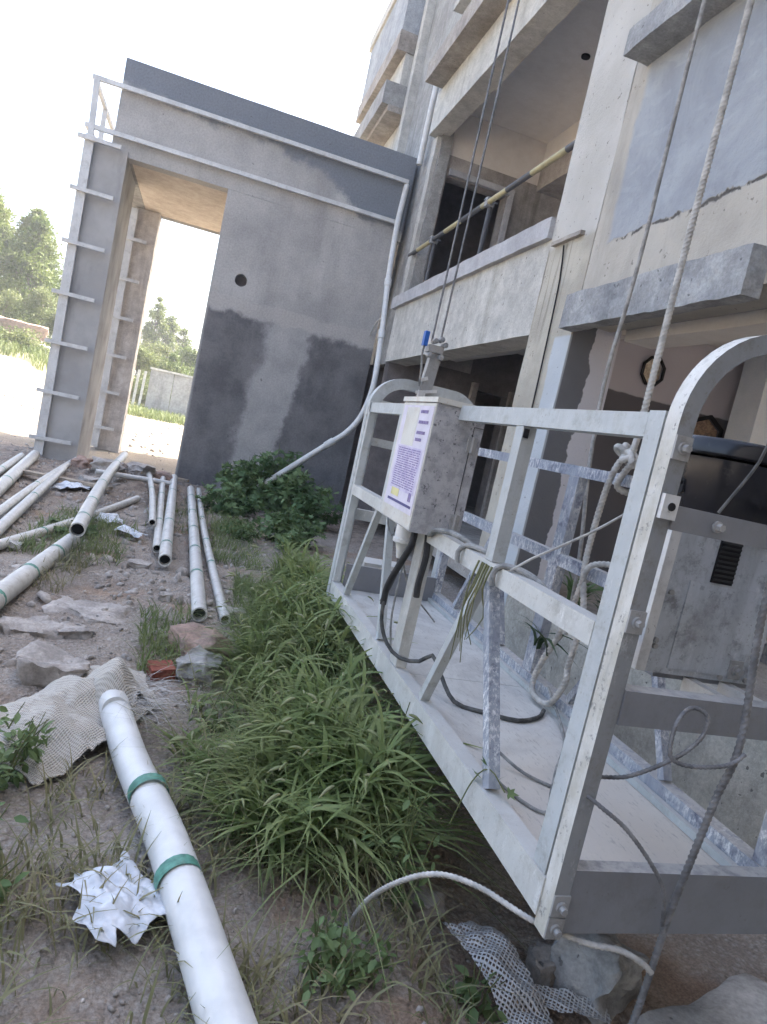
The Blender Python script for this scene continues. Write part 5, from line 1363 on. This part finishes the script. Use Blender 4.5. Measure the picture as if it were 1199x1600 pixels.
# creeper sprig on the front bottom rail
VN = thing('creeper_sprig', (0.90, 1.56, 0.45), 'small ivy like sprig lying on the near part of the front bottom rail', 'creeper')
MB().tube(catmull([(0.86, 1.62, 0.30), (0.885, 1.60, 0.44), (0.905, 1.56, 0.50), (0.93, 1.50, 0.47)], 0.02), 0.002, 5).build('stem', M['stem'], VN)
scatter_mesh('foliage', fan_v, fan_f, np.array([(0.90, 1.57, 0.505), (0.915, 1.53, 0.485), (0.885, 1.60, 0.47), (0.94, 1.5, 0.47)]), leaf_mats(4, 0.022, 0.034, 0.4), M['weed'], VN)

def strap_plant(name, x, y, z, k, L0, L1, wmax, label, cat, mat='dark_leaf', azr=(0, 6.28), droop=(0.6, 1.6)):
    root = thing(name, (x, y, z), label, cat)
    rr = np.column_stack([x + rng.normal(0, 0.02, k), y + rng.normal(0, 0.03, k), np.full(k, z)])
    for i in range(k):
        o_, _, _ = blades('leaf', rr[i:i + 1], rng.uniform(L0, L1, 1), np.array([wmax * rng.uniform(0.6, 1)]), rng.uniform(azr[0], azr[1], 1), rng.uniform(droop[0], droop[1], 1), M[mat], None, 8, root, None)
    return root
strap_plant('potted_plant', 2.50, 3.78, 0.49, 26, 0.25, 0.50, 0.03, 'strap leaved plant growing behind the parapet of the right bay', 'plant', 'weed')
strap_plant('potted_plant', 2.52, 3.45, 0.49, 20, 0.2, 0.42, 0.03, 'darker strap leaved plant behind the parapet nearest the post', 'plant')
strap_plant('leaf_sprig', 1.47, 2.40, 0.60, 7, 0.16, 0.30, 0.026, 'sprig of long dark leaves hanging through the back rail of the platform', 'plant', 'dark_leaf', (2.0, 5.5), (1.2, 2.1))

# dry stalks caught on the middle rail
DS = thing('dry_stalks', (0.89, 1.83, 0.6), 'bunch of pale dry stalks hanging from the middle rail above the splashed brace', 'dry stalks')
for i in range(7):
    x0, y0 = 0.885 + rng.normal(0, 0.004), 1.84 + rng.normal(0, 0.018)
    MB().tube(catmull([(x0, y0, 1.0), (x0 - 0.012, y0 + 0.004, 0.93), (x0 - 0.012 + rng.normal(0, 0.01), y0 + rng.normal(0.01, 0.02), 0.84), (x0 + rng.normal(0, 0.015), y0 + rng.normal(0.03, 0.03), 0.72 + rng.normal(0, 0.04))], 0.03), 0.0035, 5, rad=lambda t: 1 - 0.6 * t).build('stalk', M['grass_dry'], DS)
# loose fibres along the torn hem of the sack
p = np.column_stack([rng.uniform(-0.12, 0.06, 160), rng.uniform(2.60, 2.86, 160), np.zeros(160)]); p[:, 2] = gheight(p[:, 0], p[:, 1]) + rng.uniform(0.03, 0.13, 160)
o, _, _ = blades('sack_fibres', p, rng.uniform(0.03, 0.10, 160), np.full(160, 0.0016), rng.normal(-0.3, 0.6, 160), rng.uniform(0.8, 2.0, 160), M['rope_white'], None, kind='stuff', lean=rng.uniform(0.4, 1.2, 160))
tag(o, 'loose pale fibres along the torn hem of the woven sack', 'fibres')
# trees and shrubs far beyond ---------------------------------------
def tree(name, x, y, z0, h, w, seed, label, cat, mat='tree', k=12000, leaf=0.26, trunk=0.12, group=None, clumps=26, low=0.15, shape=1.0):
    rg = np.random.default_rng(seed)
    root = thing(name, (x, y, z0), label, cat, group)
    mb = MB()
    tp = [(x, y, z0 - 0.3), (x + rg.normal(0, 0.1), y, z0 + h * 0.35), (x + rg.normal(0, 0.2), y, z0 + h * 0.9)]
    mb.tube(catmull(tp, h / 14), trunk, 8, rad=lambda t: 1 - 0.85 * t)
    cl = []
    for i in range(clumps):
        t = low + (1 - low) * rg.random() ** 0.85
        prof = math.sin(math.pi * min(1, (t - low) / (1 - low) * 0.82 + 0.16)) ** shape
        a = rg.uniform(0, 6.28); rr = w / 2 * prof * rg.uniform(0.15, 0.95)
        c_ = (x + rr * math.cos(a), y + rr * math.sin(a), z0 + h * t * 0.96)
        cl.append((c_, w * rg.uniform(0.13, 0.27) * (0.5 + 0.6 * prof)))
        b_ = (x, y, z0 + h * max(0.1, t * 0.8 - 0.08))
        mb.tube([b_, ((b_[0] + c_[0]) / 2, (b_[1] + c_[1]) / 2, (b_[2] + c_[2]) / 2 + 0.1), c_], trunk * 0.28, 5, rad=lambda t: 1 - 0.7 * t)
    mb.build('trunk', M['bark'], root)
    pos = np.zeros((k, 3))
    idx = rg.integers(0, clumps, k)
    v = rg.normal(size=(k, 3)); v /= np.linalg.norm(v, axis=1)[:, None]
    rad_ = rg.random(k) ** 0.45
    for i in range(k):
        c_, r_ = cl[idx[i]]
        pos[i] = np.array(c_) + v[i] * r_ * rad_[i] * np.array((1, 1, 0.85)) * rg.uniform(0.8, 1.25)
    q = rot_mats(k, leaf * 0.7, leaf * 0.9)
    s_ = rg.uniform(0.6, 1.3, k)
    scatter_mesh('crown', oval_v, tri_oval, pos, q * s_[:, None, None], M[mat], root)
    return root
G1 = 'trees standing beyond the open ground at the left'
tree('tree', -14.6, 51, 2.2, 9.2, 5.2, 1, 'large leafy tree at the left edge of the photo beyond the open ground', 'tree', group=G1, k=17000, clumps=46)
tree('tree', -11.6, 50, 2.2, 8.6, 3.6, 2, 'tall leafy tree second from the left edge, next to the pillar', 'tree', group=G1, k=15000, clumps=42)
tree('tree', -12.9, 56, 2.2, 8.2, 4.0, 3, 'darker tree between and behind the two large trees', 'tree', group=G1, k=12000, clumps=36)
tree('tree', -9.6, 53, 2.2, 6.2, 3.2, 4, 'smaller tree just left of the porch pillar', 'tree', group=G1, k=10000, clumps=34)
tree('tree', -13.6, 47, 2.1, 8.4, 4.2, 8, 'leafy tree nearest the camera in the group at the left edge', 'tree', group=G1, k=13000, clumps=40, low=0.05)
tree('tree', -10.7, 46.5, 2.1, 7.4, 3.4, 9, 'bushy tree in front of the tall one beside the pillar', 'tree', group=G1, k=11000, clumps=36, low=0.05)
G2 = 'poplars seen through the porch doorway'
tree('poplar_tree', -4.5, 60, 0.3, 8.3, 2.0, 5, 'tallest poplar in the doorway, leftmost of the group', 'tree', group=G2, k=9000, leaf=0.22, clumps=44, shape=0.6)
tree('poplar_tree', -3.3, 61, 0.3, 7.2, 2.0, 6, 'middle poplar in the doorway', 'tree', group=G2, k=9000, leaf=0.22, clumps=44, shape=0.6)
tree('poplar_tree', -2.1, 62, 0.3, 6.4, 2.2, 7, 'lower poplar in the doorway beside the porch wall', 'tree', group=G2, k=8000, leaf=0.22, clumps=40, shape=0.6)
G3 = 'sunlit shrubs beyond the porch'
for i, (x, y, z, h, w, lb) in enumerate(((-10.8, 42, 1.9, 2.7, 3.4, 'rounded sunlit shrub at the left edge below the large tree'), (-9.1, 43, 2.0, 3.2, 3.2, 'tall sunlit shrub left of the porch pillar'), (-7.6, 41, 1.7, 2.4, 2.8, 'sunlit shrub touching the porch pillar outline'), (-12.6, 41, 1.9, 2.0, 3.0, 'low shrub at the far left'),
                                        (-3.4, 39, -0.1, 3.3, 2.4, 'shrub at the left of the low wall in the doorway'), (-1.7, 39.5, -0.1, 3.3, 2.8, 'shrub rising behind the low wall in the doorway'), (-0.2, 40, -0.1, 3.2, 2.6, 'shrub behind the right part of the low wall'), (-3.0, 45, -0.1, 4.4, 3.0, 'taller shrub in the gap between the low wall and the poplars'), (-1.0, 46, -0.1, 4.2, 3.2, 'far shrub below the lowest poplar'), (-8.6, 36, 1.3, 1.0, 3.0, 'low weeds in front of the earth pile'), (-10.4, 36, 1.3, 0.9, 3.0, 'low weeds left of the earth pile'))):
    tree('shrub', x, y, z, h, w, 20 + i, lb, 'shrub', 'shrub', 6000, 0.17, 0.05, G3, 18, 0.05, 0.6)
stone('earth_pile', -9.2, 38.5, 2.6, 2.0, 1.3, 'stone_red', 'reddish earth pile in front of the shrubs at the left', 'earth pile', 31, 0.2, 0.1, 4, 0.12)
for i, (x, y, s, lb) in enumerate(((-11.0, 37, 1.0, 'small rubble heap at the left edge of the open ground'), (-8.0, 37.2, 0.9, 'pale rubble heap right of the earth pile'))):
    stone('rubble_heap', x, y, s * 1.6, s, s * 0.5, 'mortar', lb, 'rubble', 40 + i, 0.3, 0.3)
# low wall in the doorway
LW = thing('low_wall', (-1.2, 34, -0.2), 'low grey concrete wall standing across the sunlit ground behind the doorway', 'wall')
for x0, x1 in ((-2.35, -1.32), (-1.295, -0.2), (-0.175, 1.0)):
    MB().box(x0, x1, 34.0, 34.25, -0.6, 2.05).rough(0.5, 0.01, 2, x0).build('wall_panel', M['conc'], LW, smooth=False)
MB().box(-2.4, 1.02, 33.95, 34.3, 2.053, 2.14).build('coping', M['plaster'], LW)
for x, lb in ((-2.62, 'white post leaning at the left end of the low wall'), (-2.9, 'rusty post left of the white post by the low wall')):
    o = MB().bar((x, 33.9, -0.5), (x + 0.06, 33.9, 1.9), 0.11, 0.11).build('post', M['plaster'] if 'white' in lb else M['stone_red'], None)
    tag(o, lb, 'post')
p = sample([(-3.4, 28), (1.0, 29), (1.0, 33.8), (-3.4, 33.8)], 2600)
blades('grass', p, rng.uniform(0.15, 0.55, len(p)), rng.uniform(0.02, 0.04, len(p)), rng.uniform(0, 6.28, len(p)), rng.uniform(0.2, 1, len(p)), M['shrub'], 'bright sunlit grass at the foot of the low wall')
p = sample([(-14, 32), (-6.5, 32), (-6.5, 41), (-14, 41)], 4200, 0.2)
blades('grass', p, rng.uniform(0.2, 0.7, len(p)), rng.uniform(0.03, 0.05, len(p)), rng.uniform(0, 6.28, len(p)), rng.uniform(0.2, 1, len(p)), M['shrub'], 'bright sunlit grass on the bank at the left')

# ------------------------------------------------------------------ haze volume added to wash out contrast like glare
hz = bpy.data.materials.new('haze_air'); hz.use_nodes = True
ht = hz.node_tree
for nd in list(ht.nodes):
    if nd.type == 'BSDF_PRINCIPLED': ht.nodes.remove(nd)
hv = ht.nodes.new('ShaderNodeVolumePrincipled')
hv.inputs['Color'].default_value = (0.95, 0.97, 1.0, 1)
hv.inputs['Density'].default_value = 0.0018
hv.inputs['Anisotropy'].default_value = 0.2
ht.links.new(hv.outputs[0], ht.nodes['Material Output'].inputs['Volume'])
hb = MB().box(-1100, 1100, -400, 1200, -3.5, 13.0).build('haze', hz, None, origin=(0, 0, 0))
tag(hb, 'pale haze volume added over the whole site to soften contrast', 'haze', kind='stuff')
